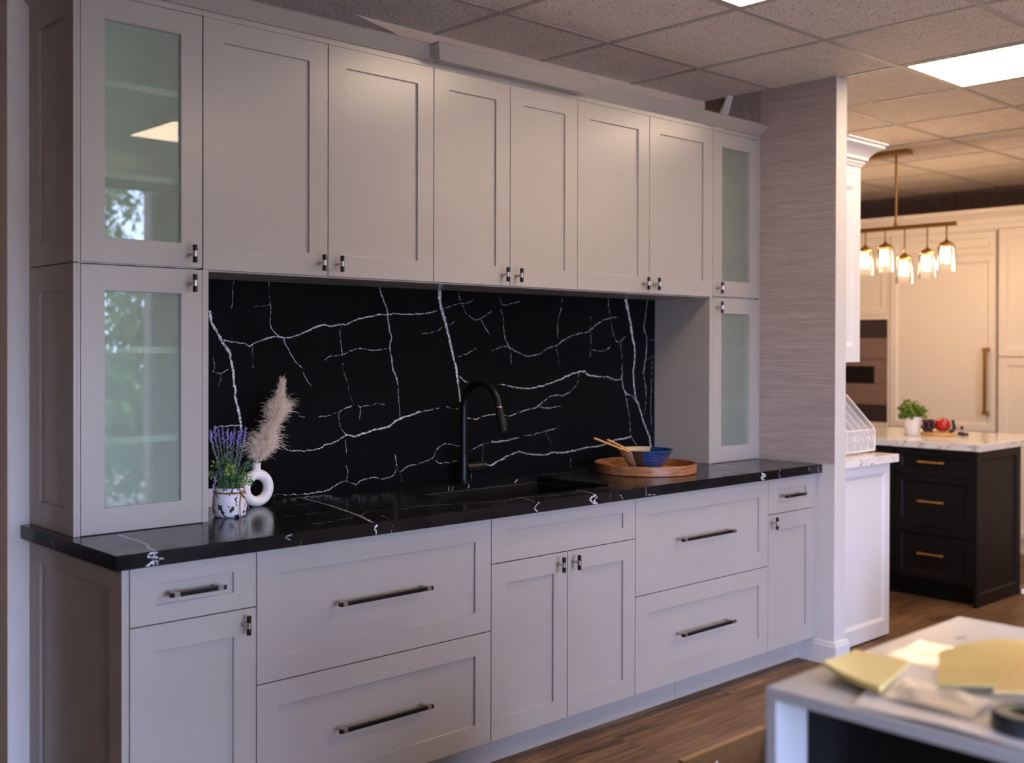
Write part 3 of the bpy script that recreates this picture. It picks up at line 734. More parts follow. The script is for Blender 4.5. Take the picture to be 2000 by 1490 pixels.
# ================================================================== grey wall cabinets
YU, ZU0, ZU1, ZF = 0.3326, 1.6800, 2.4450, 2.4620
UX = [0.5402, 0.9215, 1.3815, 1.8405, 2.2235, 2.6050, 3.0655, 3.5285]
UP_GRP = 'grey wall cabinets between the glass towers'
def wall_cab(x0, x1, xm, k0, k1, label):
    t = root('wall_cabinet', (x0, YU, 1.68), label, 'cabinet', UP_GRP)
    mb = MB(); mb.box(x0+0.0008, x1-0.0008, YU+0.021, 0.6545, 1.6765, ZF)
    part('carcass', mb, ['greige'], t)
    mb = MB(); mb.box(x0, x1, YU+0.002, YU+0.0205, ZU1+0.0005, ZF+0.001); part('top_rail', mb, ['greige'], t)
    for a, b, k in ((x0, xm, k0), (xm, x1, k1)):
        mb = MB(); shaker(mb, TY(YU), a+G, b-G, ZU0+0.001, ZU1-0.001, rail=0.0725, top=0.067, bot=0.072)
        d = part('door', mb, ['greige'], t, bevel=0.0009); put('knob', KNOB, t, d, (k, YU, 1.7215))
wall_cab(UX[1], UX[3], UX[2], 1.344, 1.416, 'widest-looking grey two-door wall cabinet beside the near glass tower')
wall_cab(UX[3], UX[5], UX[4], 2.181, 2.254, 'grey two-door wall cabinet above the faucet and under the raised crown piece')
wall_cab(UX[5], UX[7], UX[6], 3.021, 3.094, 'grey two-door wall cabinet beside the far glass tower')

def tower(x0, x1, z0, z1, side, kz, shelves, label, top):
    """x0..x1 door span; side: x of outer side face"""
    t = root('glass_cabinet', (x0, YU, z0), label, 'cabinet', 'glass-door cabinets standing on the worktop')
    s0, s1 = side
    mb = MB()
    mb.box(s0+(0.0101 if s0 < 1 else 0), x0, YU, 0.6545, z0, z1); part('side_panel', mb, ['greige'], t, bevel=0.0009)
    mb = MB(); mb.box(x1, s1, YU, 0.6545, z0, z1); part('side_panel', mb, ['greige'], t, bevel=0.0009)
    mb = MB(); mb.box(x0, x1, 0.644, 0.654, z0, z1)
    mb.box(x0, x1, YU+0.021, 0.644, z0, z0+0.018); mb.box(x0, x1, YU+0.021, 0.644, z1-0.035 if top else z1-0.018, z1)
    mb.box(x0, x0+0.004, YU+0.021, 0.644, z0+0.018, z1-0.036); mb.box(x1-0.004, x1, YU+0.021, 0.644, z0+0.018, z1-0.036)
    part('interior', mb, ['interior'], t)
    for sz in shelves:
        mb = MB(); mb.box(x0+0.0045, x1-0.0045, 0.372, 0.643, sz-0.0095, sz+0.0095); part('shelf', mb, ['shelf'], t)
    dz1 = ZU1 if top else z1
    mb = MB(); i = shaker(mb, TY(YU), x0+G, x1-G, z0+G, dz1-G, rail=0.070, glass=True, top=0.067 if top else 0.073, bot=0.072)
    d = part('door', mb, ['greige'], t, bevel=0.0009)
    mb = MB(); mb.box(i[0][0]-0.006, i[1][0]+0.006, YU+0.009, YU+0.013, i[0][1]-0.006, i[2][1]+0.006)
    pn = part('glass_pane', mb, ['frost'], t, d); pn['label'] = 'pale green frosted glass'
    put('knob', KNOB, t, d, (kz[0], YU, kz[1]))
    if top:
        mb = MB(); mb.box(x0, x1, YU+0.002, YU+0.0205, ZU1+0.0005, ZF+0.001); part('top_rail', mb, ['greige'], t)
    return t
L0, L1 = (0.5202, 0.5402), (0.9215, 0.9410)
t = tower(0.5402, 0.9210, 0.9146, 1.6805, (0.5202, 0.9410), (0.878, 1.6365), (1.437, 1.174), 'lower glass-door cabinet of the near tower, beside the lavender pot', False)
mb = MB(); shaker(mb, TX(0.5202), -0.654, -YU, 0.9146, 1.6805, th=0.010, rail=0.0745, rec=0.008)
part('end_panel', mb, ['greige'], t, bevel=0.0009)
t = tower(0.5402, 0.9210, 1.6835, ZF+0.001, (0.5202, 0.9212), (0.878, 1.724), (1.943, 2.206), 'upper glass-door cabinet of the near tower mirroring a window and tree', True)
mb = MB(); shaker(mb, TX(0.5202), -0.654, -YU, 1.6835, ZF+0.001, th=0.010, rail=0.0745, rec=0.008, top=0.082)
part('end_panel', mb, ['greige'], t, bevel=0.0009)
tower(3.5282, 3.900, 0.9146, 1.6805, (3.5060, XW-0.001), (3.558, 1.633), (1.437, 1.174), 'lower glass-door cabinet of the far tower, behind the wooden tray', False)
tower(3.5290, 3.900, 1.6835, ZF+0.001, (3.5286, XW-0.001), (3.558, 1.723), (1.943, 2.206), 'upper glass-door cabinet of the far tower under the crown end', True)

# crown: flat boards leaning out at 45 degrees. profile (out, z) measured from the face line
def crown(name, segs, label, z=ZF+0.0016, w_=0.046, h=0.043, t_=0.0125, extra=None):
    """segs: list of (p0, p1, outward dir, mitre0, mitre1)"""
    mb = MB(); c = t_*0.707
    prof = [(0, 0), (w_, h), (w_-c*0.9, h+c), (-c, c)]
    for p0, p1, n_, m0, m1 in segs:
        p0 = Vector(p0); p1 = Vector(p1); n_ = Vector(n_); al = (p1-p0).normalized(); V = []
        for P_, m_ in ((p0, m0), (p1, m1)):
            for d_, zz in prof:
                q_ = P_+n_*d_+al*(m_*d_); V.append((q_.x, q_.y, z+zz))
        mb.add(V, [(k, (k+1) % 4, 4+(k+1) % 4, 4+k) for k in range(4)]+[(3, 2, 1, 0), (4, 5, 6, 7)])
    if extra: mb.box(*extra)
    o = obj(name, mesh(name, mb, ['greige']), bevel=0.0008); tag(o, label, 'crown moulding', 'crown mouldings on the grey wall cabinets'); return o
YC = YU-0.0005
crown('crown_moulding', [((0.5195, YC), (1.823, YC), (0, -1), -1, 0), ((0.5195, YC), (0.5195, 0.653), (-1, 0), -1, 0)], 'near length of grey crown moulding, turning the corner over the glass tower')
crown('crown_moulding', [((2.602, YC), (XW-0.002, YC), (0, -1), 0, 0)], 'far length of grey crown moulding running to the grasscloth wall')
YM = YC-0.0475
crown('crown_moulding', [((1.8265, YM), (2.590, YM), (0, -1), -1, 1), ((1.8265, YM), (1.8265, YM+0.030), (-1, 0), -1, 0), ((2.590, YM), (2.590, YM+0.012), (1, 0), -1, 0)], 'middle length of grey crown moulding standing proud of the others', z=ZF-0.001, extra=(1.8268, 2.5898, YM+0.0005, YC-0.0005, ZF-0.0008, ZF+0.0012))
# ================================================================== extra materials
def leafmat(name, c1, c2, rough=0.55):
    m = mat(name, c1, rough, spec=0.3); q = NT(m)
    oi = q.noise(q.coord(), 60, 2)
    q.l(q.ramp(oi, [(0.35, c1), (0.65, c2)]), q.p.inputs['Base Color'])
    q.p.inputs['Subsurface Weight'].default_value = 0.0
    return m
M['lav_purple'] = leafmat('lavender_petal', (0.26, 0.20, 0.58), (0.48, 0.40, 0.85))
M['lav_grey'] = leafmat('lavender_stem_grey', (0.12, 0.17, 0.15), (0.25, 0.31, 0.27))
M['leaf_dark'] = leafmat('leaf_green', (0.03, 0.12, 0.03), (0.07, 0.24, 0.05))
M['leaf_lime'] = leafmat('leaf_lime', (0.16, 0.30, 0.03), (0.38, 0.50, 0.08))
M['leaf_plant'] = leafmat('leaf_potted', (0.10, 0.18, 0.02), (0.28, 0.36, 0.07))
M['twine'] = leafmat('jute_twine', (0.25, 0.12, 0.06), (0.42, 0.24, 0.13), 0.9)
M['pampas'] = leafmat('pampas_straw', (0.80, 0.65, 0.52), (0.97, 0.85, 0.72), 0.8)
M['ceramic'] = mat('matte_ceramic_white', (0.80, 0.76, 0.74), 0.45)
M['potwhite'] = mat('whitewashed_pot', (0.7, 0.7, 0.74), 0.7)
q = NT(M['potwhite']); a = q.noise(q.coord(), 48, 3, 0.5, 0.15); b = q.noise(q.coord(), 170, 4, 0.6)
big = q.ramp(a, [(0.57, (0, 0, 0)), (0.585, (1, 1, 1))]); sm = q.ramp(b, [(0.655, (0, 0, 0)), (0.68, (1, 1, 1))])
dk = q.math('MAXIMUM', big, sm)
q.l(q.mixc(dk, (0.72, 0.72, 0.76), (0.035, 0.022, 0.028)), q.p.inputs['Base Color']); q.bump(b, 0.5, 0.002)
M['walnut'] = mat('walnut_wood', (0.3, 0.13, 0.06), 0.35)
q = NT(M['walnut']); a = q.noise(q.coord((5, 5, 60), (0.25, 0.18, 0.6)), 5.0, 5, 0.6, 0.6)
q.l(q.ramp(a, [(0.36, (0.15, 0.052, 0.020)), (0.52, (0.33, 0.135, 0.055)), (0.66, (0.47, 0.22, 0.10))]), q.p.inputs['Base Color'])
M['bowl_blue'] = mat('blue_glaze', (0.012, 0.045, 0.16), 0.12, coat=0.5)
q = NT(M['bowl_blue']); a = q.noise(q.coord((6, 6, 90)), 3, 4, 0.6)
q.l(q.ramp(a, [(0.4, (0.004, 0.014, 0.075)), (0.62, (0.010, 0.075, 0.21))]), q.p.inputs['Base Color'])
M['bowl_cream'] = mat('cream_glaze', (0.50, 0.40, 0.28), 0.2, coat=0.4)
M['bowl_brown'] = mat('brown_glaze', (0.05, 0.032, 0.02), 0.2, coat=0.4)
M['bamboo'] = mat('bamboo', (0.62, 0.29, 0.09), 0.45)
M['maple'] = mat('maple_board', (0.62, 0.36, 0.14), 0.5)
M['apple'] = mat('red_apple', (0.42, 0.012, 0.012), 0.2, coat=0.3)
M['grape'] = mat('dark_grape', (0.035, 0.006, 0.02), 0.25, coat=0.2)
M['wire'] = mat('white_wire', (0.85, 0.84, 0.85), 0.35)
M['wiremesh'] = glassmix('white_wire_mesh', (0.95, 0.95, 0.96), (1.0, 0.0, 0.0, 1.001))
nt = M['wiremesh'].node_tree
for nd in nt.nodes:
    if nd.type == 'MIX_SHADER' and not nd.inputs[0].is_linked and nd.inputs[0].default_value == 0.0:
        for l_ in nd.inputs[2].links:
            if l_.from_node.type == 'BSDF_DIFFUSE': nd.inputs[0].default_value = 0.45; l_.from_node.inputs[0].default_value = (0.8, 0.8, 0.82, 1)
M['steel'] = mat('warm_stainless', (0.40, 0.27, 0.24), 0.38, metal=0.6)
M['steel_dark'] = mat('dark_vent_steel', (0.09, 0.06, 0.055), 0.45, metal=0.3)
M['blackglass'] = mat('black_glass', (0.01, 0.008, 0.007), 0.08)
M['note'] = mat('yellow_note_paper', (0.86, 0.71, 0.30), 0.7)
M['note2'] = mat('manila_yellow_paper', (0.84, 0.60, 0.24), 0.7)
M['paper'] = mat('white_paper', (0.78, 0.76, 0.77), 0.5)
M['inkblue'] = mat('blue_ink', (0.16, 0.16, 0.30), 0.6)
M['cardboard'] = mat('cardboard', (0.30, 0.16, 0.06), 0.85)
q = NT(M['cardboard']); q.l(q.ramp(q.noise(q.coord((1, 1, 8)), 18, 4), [(0.3, (0.15, 0.070, 0.022)), (0.7, (0.21, 0.105, 0.038))]), q.p.inputs['Base Color'])  # browns darkened to stand for shade inside the box
M['cardboard_lit'] = mat('cardboard_lit', (0.34, 0.21, 0.11), 0.85)  # same board in a lighter tone, as if lit from above
M['darkroll'] = mat('dark_grey_tape', (0.035, 0.04, 0.045), 0.35)
M['rollside'] = mat('olive_tape', (0.10, 0.10, 0.03), 0.5)
M['grassg'] = leafmat('lawn_and_gravel', (0.24, 0.22, 0.17), (0.34, 0.31, 0.26), 0.9)
M['treeleaf'] = leafmat('tree_leaf', (0.03, 0.075, 0.02), (0.10, 0.17, 0.05), 0.6)
M['bark'] = mat('bark', (0.12, 0.09, 0.06), 0.9)
M['pave'] = mat('pavement', (0.5, 0.5, 0.5), 0.9)

def ribbon(mb, pts, w0, w1, mi=0, up=None):
    n = len(pts); P = [Vector(p) for p in pts]; o = len(mb.v)
    up = up or Vector((R.uniform(-1, 1), R.uniform(-1, 1), R.uniform(-.3, .3)))
    for i, p in enumerate(P):
        d = P[min(i+1, n-1)]-P[max(i-1, 0)]; s = d.cross(up)
        s = s.normalized() if s.length > 1e-9 else Vector((1, 0, 0))
        t = i/(n-1); ww = (w0+(w1-w0)*t)/2
        mb.v += [tuple(p+s*ww), tuple(p-s*ww)]
    for i in range(n-1): mb.f.append((o+2*i, o+2*i+1, o+2*i+3, o+2*i+2)); mb.m.append(mi)
def leaf(mb, base, dr, ln, wd, mi=0, curl=0.25):
    dr = Vector(dr).normalized(); s = dr.cross(Vector((R.uniform(-1, 1), R.uniform(-1, 1), R.uniform(-1, 1))))
    s = s.normalized() if s.length > 1e-6 else Vector((1, 0, 0)); n_ = dr.cross(s); b = Vector(base)
    a = b+dr*ln*0.5+s*wd/2+n_*wd*curl; c = b+dr*ln*0.5-s*wd/2+n_*wd*curl; m_ = b+dr*ln*0.5; e_ = b+dr*ln
    mb.add([tuple(b), tuple(a), tuple(m_), tuple(c), tuple(e_)], [(0, 1, 2), (0, 2, 3), (1, 4, 2), (2, 4, 3)], mi)

# ================================================================== lavender in a whitewashed pot
PX, PY = 1.055, 0.403; VR = Vector((0.864, -0.504, 0)); VD = Vector((0.504, 0.864, 0))
t = root('lavender_pot', (PX, PY, 0.9145), 'artificial lavender in a speckled whitewashed pot tied with twine', 'potted plant')
mb = MB(); mb.lathe([(0, 0.0005), (0.045, 0.0005), (0.0505, 0.006), (0.0535, 0.03), (0.0525, 0.06), (0.048, 0.073), (0.0465, 0.079), (0.0485, 0.088), (0.0475, 0.0905), (0.043, 0.0905), (0.043, 0.072), (0, 0.072)], (PX, PY, 0.9145), 48)
part('pot', mb, ['potwhite'], t, smooth=True)
mb = MB()
for dz in (0.0745, 0.0775):
    ring = [(PX+0.0488*math.cos(2*PI*k/40), PY+0.0488*math.sin(2*PI*k/40), 0.9145+dz+0.0008*math.sin(k*1.7)) for k in range(41)]
    mb.tube(ring, 0.0017, 8, cap=False)
kn = Vector((PX, PY, 0.9145+0.078))+VR*0.038-VD*0.036
for (a, b, c) in (((0, 0, 0), (0.012, 0.004, 0.014), (0.004, 0.0, 0.017)), ((0, 0, 0), (0.018, 0.0, 0.006), (0.008, -0.003, -0.006)), ((0, 0, 0), (0.016, 0, -0.03), (0.020, 0.012, -0.052)), ((0, 0, 0), (-0.010, -0.010, -0.035), (-0.004, -0.012, -0.076)), ((0, 0, 0), (-0.012, 0, 0.012), (-0.004, -0.002, 0.016))):
    P = [kn+VR*q_[0]+VD*(q_[1]-0.004)+Vector((0, 0, q_[2])) for q_ in (a, b, c)]
    pp = [P[0]*(1-s)**2+P[1]*2*s*(1-s)+P[2]*s*s for s in [k/10 for k in range(11)]]
    mb.tube([tuple(x) for x in pp], 0.0017, 8)
mb.sphere(tuple(kn), 0.0042)
part('twine', mb, ['twine'], t, smooth=True)
top = Vector((PX, PY, 0.9145+0.075))
tips = [(-0.058, 0.198), (-0.045, 0.206), (-0.022, 0.207), (-0.006, 0.200), (0.015, 0.198), (0.036, 0.198), (0.050, 0.204), (0.028, 0.190), (-0.034, 0.196), (0.004, 0.186)]
for i, (s, h) in enumerate(tips+[(-0.052, -0.002)]):
    droop = i == len(tips)
    b0 = top+VR*(s*0.35)+VD*R.uniform(-.02, .02)
    if droop: P = [b0, b0+VR*0.0+Vector((0, 0, 0.10)), b0+VR*(-0.020)+Vector((0, 0, 0.10))-VD*0.03, top+VR*s-VD*0.045+Vector((0, 0, 0.0))]
    else:
        tip = top+VR*s+VD*R.uniform(-.03, .03)+Vector((0, 0, h)); P = [b0, b0+Vector((0, 0, h*.4)), tip-Vector((0, 0, h*.35))+VR*R.uniform(-.006, .006), tip]
    pp = [P[0]*(1-u)**3+P[1]*3*u*(1-u)**2+P[2]*3*u*u*(1-u)+P[3]*u**3 for u in [k/24 for k in range(25)]]
    mb = MB(); mb.tube([tuple(x) for x in pp], 0.0009, 6, 0)
    nP = 120
    for k in range(nP):
        u = 0.36+0.64*k/nP; x = pp[int(u*24)]; x = x.lerp(pp[min(24, int(u*24)+1)], u*24-int(u*24))
        d_ = (pp[min(24, int(u*24)+1)]-pp[int(u*24)-1]).normalized()
        an = R.uniform(0, 2*PI); si = d_.cross(Vector((math.cos(an), math.sin(an), 0.1))).normalized()
        pur = u > 0.82 or (u > 0.68 and R.random() < (u-0.68)*6)
        ln = 0.0085 if pur else 0.011*(0.6+u*0.4)
        leaf(mb, x, d_*(0.75 if pur else 0.9)+si*R.uniform(.5, 1), ln*R.uniform(.7, 1.2)*(1.0 if u < 0.93 else 0.7), 0.0042 if pur else 0.0022, 1 if pur else 0)
    part('lavender_stem', mb, ['lav_grey', 'lav_purple'], t)
mb = MB()
for k in range(120):
    b0 = top+VR*R.uniform(-.03, .03)+VD*R.uniform(-.03, .03); an = R.uniform(0, 2*PI); h = R.uniform(.03, .10); o_ = R.uniform(.01, .06)
    d_ = Vector((math.cos(an), math.sin(an), 0))
    ribbon(mb, [b0, b0+d_*o_*.3+Vector((0, 0, h*.6)), b0+d_*o_*.75+Vector((0, 0, h)), b0+d_*o_*1.3+Vector((0, 0, h*.85))], 0.0026, 0.0006, 0 if k % 3 else 1)
part('grass_blades', mb, ['lav_grey', 'leaf_dark'], t)
mb = MB()
for (s, dd, h, n_, r_, mi) in ((0.045, -.03, .045, 90, .026, 1), (0.002, -.035, .075, 70, .022, 1), (-0.010, -.02, .095, 60, .02, 0), (0.058, .0, .085, 28, .014, 0), (-0.060, 0, .055, 40, .016, 1), (-.045, 0, .085, 24, .014, 1), (0.02, -.03, .035, 60, .03, 0), (-0.03, -.02, .02, 40, .02, 0), (0.066, -0.02, .03, 20, .012, 0), (0.0, -.03, .04, 60, .03, 0)):
    c_ = top+VR*s+VD*dd+Vector((0, 0, h))
    mb.tube([tuple(top+VR*s*.3), tuple(top+VR*s*.7+Vector((0, 0, h*.7))), tuple(c_)], 0.0010, 6, 0)
    for k in range(n_):
        v_ = Vector((R.gauss(0, 1), R.gauss(0, 1), R.gauss(0, 1))).normalized()
        leaf(mb, c_+v_*r_*R.uniform(.2, .8), v_+Vector((0, 0, .2)), R.uniform(.006, .010), 0.0062, mi, 0.15)
part('leaves', mb, ['leaf_dark', 'leaf_lime'], t)

# ================================================================== ring vase with pampas
VX, VY = 1.231, 0.530
t = root('ring_vase', (VX, VY, 0.9145), 'matte white ring-shaped vase with a hole through it, behind the lavender pot', 'vase')
mb = MB(); n1, n2 = 56, 28; RR, rr = 0.0450, 0.0178; V = []
for i in range(n1):
    a = 2*PI*i/n1
    for j in range(n2):
        b = 2*PI*j/n2; rad = RR+rr*math.cos(b)
        V.append((VX+rad*math.cos(a), VY+rr*1.12*math.sin(b), max(0.9148, 0.9145+0.061+rad*math.sin(a))))
mb.add(V, [(i*n2+j, ((i+1) % n1)*n2+j, ((i+1) % n1)*n2+(j+1) % n2, i*n2+(j+1) % n2) for i in range(n1) for j in range(n2)])
mb.lathe([(0.019, 0.103), (0.0150, 0.118), (0.0135, 0.128), (0.0140, 0.139), (0.0152, 0.1445), (0.0130, 0.1445), (0.0112, 0.138), (0.0112, 0.110)], (VX, VY, 0.9145), 32)
part('body', mb, ['ceramic'], t, smooth=True, ang=60)
t = root('pampas_plume', (VX, VY, 1.035), 'fluffy straw-coloured pampas plume standing in the ring vase', 'dried grass')
VR2 = Vector((0.852, -0.524, 0)); VD2 = Vector((0.524, 0.852, 0))
ax = [Vector((VX, VY, 1.035)), Vector((VX+0.004, VY, 1.065)), Vector((1.262, VY, 1.135)), Vector((1.308, VY, 1.225)), Vector((1.334, VY, 1.335))]
def axp(u):
    f_ = u*(len(ax)-1); i = min(int(f_), len(ax)-2); s = f_-i
    p0, p1, p2, p3 = ax[max(i-1, 0)], ax[i], ax[i+1], ax[min(i+2, len(ax)-1)]
    return 0.5*((2*p1)+(p2-p0)*s+(2*p0-5*p1+4*p2-p3)*s*s+(3*p1-p0-3*p2+p3)*s**3)
mb = MB(); mb.tube([tuple(axp(k/20)) for k in range(20)], [0.0018-0.0012*k/20 for k in range(20)], 8); part('stem', mb, ['pampas'], t, smooth=True)
mb = MB()
for k in range(6500):
    u = 0.22+0.72*R.random()**0.9; p = axp(u); d_ = (axp(min(1, u+.02))-axp(u-.02)).normalized()
    an = R.uniform(0, 2*PI); rad = (VR2*math.cos(an)+VD2*math.sin(an)*0.75)
    ww = 0.060*math.sin(PI*min(1, (1.0-u)/0.55)*0.5)*(0.84+0.30*math.sin(u*19+1)+0.12*math.sin(u*47)); ln = ww*R.uniform(.35, 1.25)+0.004
    if R.random() < 0.03: ln *= 1.45
    tipf = max(0, (u-0.80)/0.2)
    up_ = 0.9 if u > .6 else 0.55
    side = (rad+d_*R.uniform(-.35, .55)+VR2*R.uniform(-.35, .35)).normalized()*R.uniform(.35, 1.05); g_ = Vector((0, 0, -1))
    tp = d_*0.035*tipf*R.random(); q0 = p; q1 = p+tp*.4+d_*ln*up_*.5+side*ln*.35; q2 = p+tp*.75+d_*ln*up_*.85+side*ln*.75+g_*ln*.02; q3 = p+tp+d_*ln*up_*.95+side*ln*1.0+g_*ln*.14+Vector((R.uniform(-1, 1), R.uniform(-1, 1), R.uniform(-1, 1)))*0.003
    ribbon(mb, [q0, q1, q2, q3], 0.0007, 0.0004)
    for _ in range(2):
        c_ = q2.lerp(q3, R.random()); v_ = Vector((R.uniform(-1, 1), R.uniform(-1, 1), R.uniform(-.4, 1)))
        ribbon(mb, [c_, c_+v_*0.0035], 0.0009, 0.0003)
part('plume', mb, ['pampas'], t)

t = obj('price_card', mesh('price_card', (lambda b: (b.box(-0.028, 0.028, -0.008, 0.008, 0.0, 0.06), b)[1])(MB()), ['paper']), loc=(1.092, 0.615, 0.9146), bevel=0.001)
tag(t, 'small white card block mostly hidden behind the lavender pot', 'card')

# ================================================================== tray, bowl, chopsticks
TX0, TY0 = 3.048, 0.337
t = root('round_tray', (TX0, TY0, 0.9145), 'round walnut tray with an upright rim on the far worktop', 'tray')
mb = MB(); mb.lathe([(0, 0.0004), (0.214, 0.0004), (0.2165, 0.003), (0.217, 0.039), (0.2155, 0.0405), (0.2125, 0.0405), (0.2115, 0.039), (0.2110, 0.008), (0, 0.008)], (TX0, TY0, 0.9145), 96)
part('body', mb, ['walnut'], t, smooth=True, ang=30)
BX, BY, BZ = 3.052, 0.340, 0.9232
t = root('bowl', (BX, BY, BZ), 'ridged stoneware bowl, deep blue with a cream glazed side, on the tray', 'bowl')
mb = MB(); prof = [(0, 0.0), (0.058, 0.0), (0.060, 0.003)]
for k in range(31):
    s = k/30; prof.append((0.062+0.050*s**0.85+(0.0009 if k % 4 < 2 else -0.0004), 0.004+0.076*s))
prof += [(0.1195, 0.0845), (0.1200, 0.0868), (0.1175, 0.0878), (0.112, 0.084)]
for k in range(12): s = 1-k/11; prof.append((0.020+0.088*s**0.7, 0.010+0.070*s**1.1))
prof.append((0, 0.009))
def mf(fr, j):
    a = fr*360
    return 1 if 27 <= a <= 188 else (2 if 188 < a < 212 and j < 35 else 0)
mb.lathe(prof, (BX, BY, BZ), 120, mfun=mf)
part('body', mb, ['bowl_blue', 'bowl_cream', 'bowl_brown'], t, smooth=True, ang=50)
for p0, p1, lb in (((3.105, 0.334, 0.9535), (2.709, 0.330, 1.0755), 'bamboo chopstick reaching furthest out over the bowl rim'), ((3.098, 0.352, 0.9600), (2.828, 0.362, 1.0615), 'shorter-looking bamboo chopstick lying behind the other in the bowl')):
    mb = MB(); P0, P1 = Vector(p0), Vector(p1)
    mb.tube([tuple(P0), tuple(P0.lerp(P1, .5)), tuple(P1)], [0.0025, 0.0034, 0.0042], 10)
    o = obj('chopstick', mesh('chopstick', mb, ['bamboo'], p0), loc=p0); autosmooth(o); tag(o, lb, 'chopstick', 'pair of chopsticks in the bowl')

# ================================================================== white display past the partition
t = root('base_cabinet', (4.012, 0.023, 0), 'white base cabinet with a panelled end behind the partition wall', 'cabinet')
mb = MB(); mb.box(4.0125, 4.602, 0.0435, 1.55, 0.012, 0.872); part('carcass', mb, ['white_cab'], t)
mb = MB(); shaker(mb, TY(0.023), 4.0125, 4.603, 0.010, 0.872, rail=0.046, rec=0.010, slope=0.018, bot=0.075); part('end_panel', mb, ['white_cab'], t, bevel=0.0012)
mb = MB(); mb.box(4.0115, 4.654, 0.0, 1.58, 0.8745, 0.914)
vein_strips(mb, [(4, 4, [(4.24, 0.914), (4.275, 0.905), (4.29, 0.896), (4.26, 0.888), (4.283, 0.882), (4.262, 0.876)]), (2, 2, [(4.43, 0.908), (4.45, 0.895), (4.44, 0.885)]), (1.5, 1.5, [(4.60, 0.907), (4.625, 0.9), (4.60, 0.892)])], lambda a, c: (a, -0.0004, c), 1, 300)
o = obj('quartz_worktop', mesh('quartz_worktop', mb, ['quartz', 'ink']), bevel=0.002); tag(o, 'white quartz worktop with dark veins beside the partition wall', 'worktop')
t = root('wall_cabinet', (4.012, 0.023, 1.38), 'tall white wall cabinet with stepped cornice past the partition', 'cabinet')
mb = MB(); mb.box(4.0125, 4.296, 0.0435, 1.2, 1.38, 2.335); part('carcass', mb, ['white_cab'], t)
mb = MB(); shaker(mb, TY(0.023), 4.0125, 4.297, 1.38, 2.283, rail=0.060, rec=0.010, slope=0.022, bot=0.075); part('end_panel', mb, ['white_cab'], t, bevel=0.001)
mb = MB(); mb.box(4.0125, 4.297, 0.0235, 0.0435, 2.285, 2.335); part('frieze', mb, ['white_cab'], t)
mb = MB(); prof = [(0, 2.322), (0.006, 2.322), (0.008, 2.330), (0.014, 2.336), (0.016, 2.346), (0.026, 2.352), (0.028, 2.366), (0.038, 2.378), (0.052, 2.392), (0.070, 2.404), (0.082, 2.410), (0.084, 2.424), (0.094, 2.426), (0.094, 2.432), (0, 2.432)]
def cornice(mb, prof, p0, p1, n_, m0, m1):
    p0, p1, n_ = Vector((*p0, 0)), Vector((*p1, 0)), Vector((*n_, 0)); al = (p1-p0).normalized(); V = []; n = len(prof)
    for P_, m_ in ((p0, m0), (p1, m1)):
        for d_, z in prof: q_ = P_+n_*d_+al*m_*d_; V.append((q_.x, q_.y, z))
    mb.add(V, [(k, (k+1) % n, n+(k+1) % n, n+k) for k in range(n)]+[tuple(range(n)), tuple(range(2*n-1, n-1, -1))])
cornice(mb, prof, (4.012, 0.023), (4.297, 0.023), (0, -1), 0, 1); cornice(mb, prof, (4.297, 0.023), (4.297, 1.2), (1, 0), -1, 0)
part('cornice', mb, ['white_cab'], t)
# wire file sorter
OX0, OX1, OY0, OY1, OZ = 4.226, 4.637, 0.122, 0.36, 0.9145
t = root('file_sorter', (4.43, 0.24, OZ), 'white wire-mesh file sorter with sloping sides on the white worktop', 'file sorter')
mb = MB(); r_ = 0.0036
def side(x): return [(x, OY0, OZ+0.012), (x, OY0, OZ+0.118), (x, OY0+0.012, OZ+0.134), (x, OY1-0.085, OZ+0.285), (x, OY1-0.06, OZ+0.297), (x, OY1, OZ+0.297), (x, OY1, OZ+0.012)]
for x in (OX0, OX1): mb.tube(side(x)+[side(x)[0]], r_, 8)
for y, z in ((OY0, OZ+0.012), (OY0, OZ+0.118), (OY1, OZ+0.297), (OY1, OZ+0.012)): mb.tube([(OX0, y, z), (OX1, y, z)], r_, 8)
part('frame', mb, ['wire'], t, smooth=True)
for k in range(4):
    mb = MB(); x = OX0+0.012 if k % 2 else OX1-0.02; y = OY0+0.012 if k < 2 else OY1-0.012
    mb.tube([(x, y, OZ+0.0004), (x, y, OZ+0.010)], 0.007, 10)
    part('foot', mb, ['black_metal'], t)
for k in range(7):
    x = OX1-0.0685*k if k < 6 else OX0
    mb = MB(); P = side(x); c_ = (x, 0.26, OZ+0.1); mb.add(P, [tuple(range(7))]); o = part('divider', mb, ['wiremesh'], t)
    if 0 < k < 6: mb = MB(); mb.tube(P[:6], 0.0022, 6); part('divider_wire', mb, ['wire'], t, o, smooth=True)
mb = MB(); mb.quad((OX0, OY0, OZ+0.012), (OX1, OY0, OZ+0.012), (OX1, OY0, OZ+0.118), (OX0, OY0, OZ+0.118)); part('front_mesh', mb, ['wiremesh'], t)
mb = MB(); mb.quad((OX0, OY1, OZ+0.012), (OX1, OY1, OZ+0.012), (OX1, OY1, OZ+0.297), (OX0, OY1, OZ+0.297)); part('back_mesh', mb, ['wiremesh'], t)
for k in range(6):
    x = OX1-0.048-0.0685*k; mb = MB(); h, w_ = 0.0185, 0.021; z = OZ+0.078
    for b in ((x-w_, x+w_, z+h-0.005, z+h), (x-w_, x+w_, z-h, z-h+0.005), (x-w_, x-w_+0.007, z-h, z+h), (x+w_-0.007, x+w_, z-h, z+h)): mb.box(b[0], b[1], OY0-0.0065, OY0-0.0040, b[2], b[3])
    part('label_holder', mb, ['wire'], t)

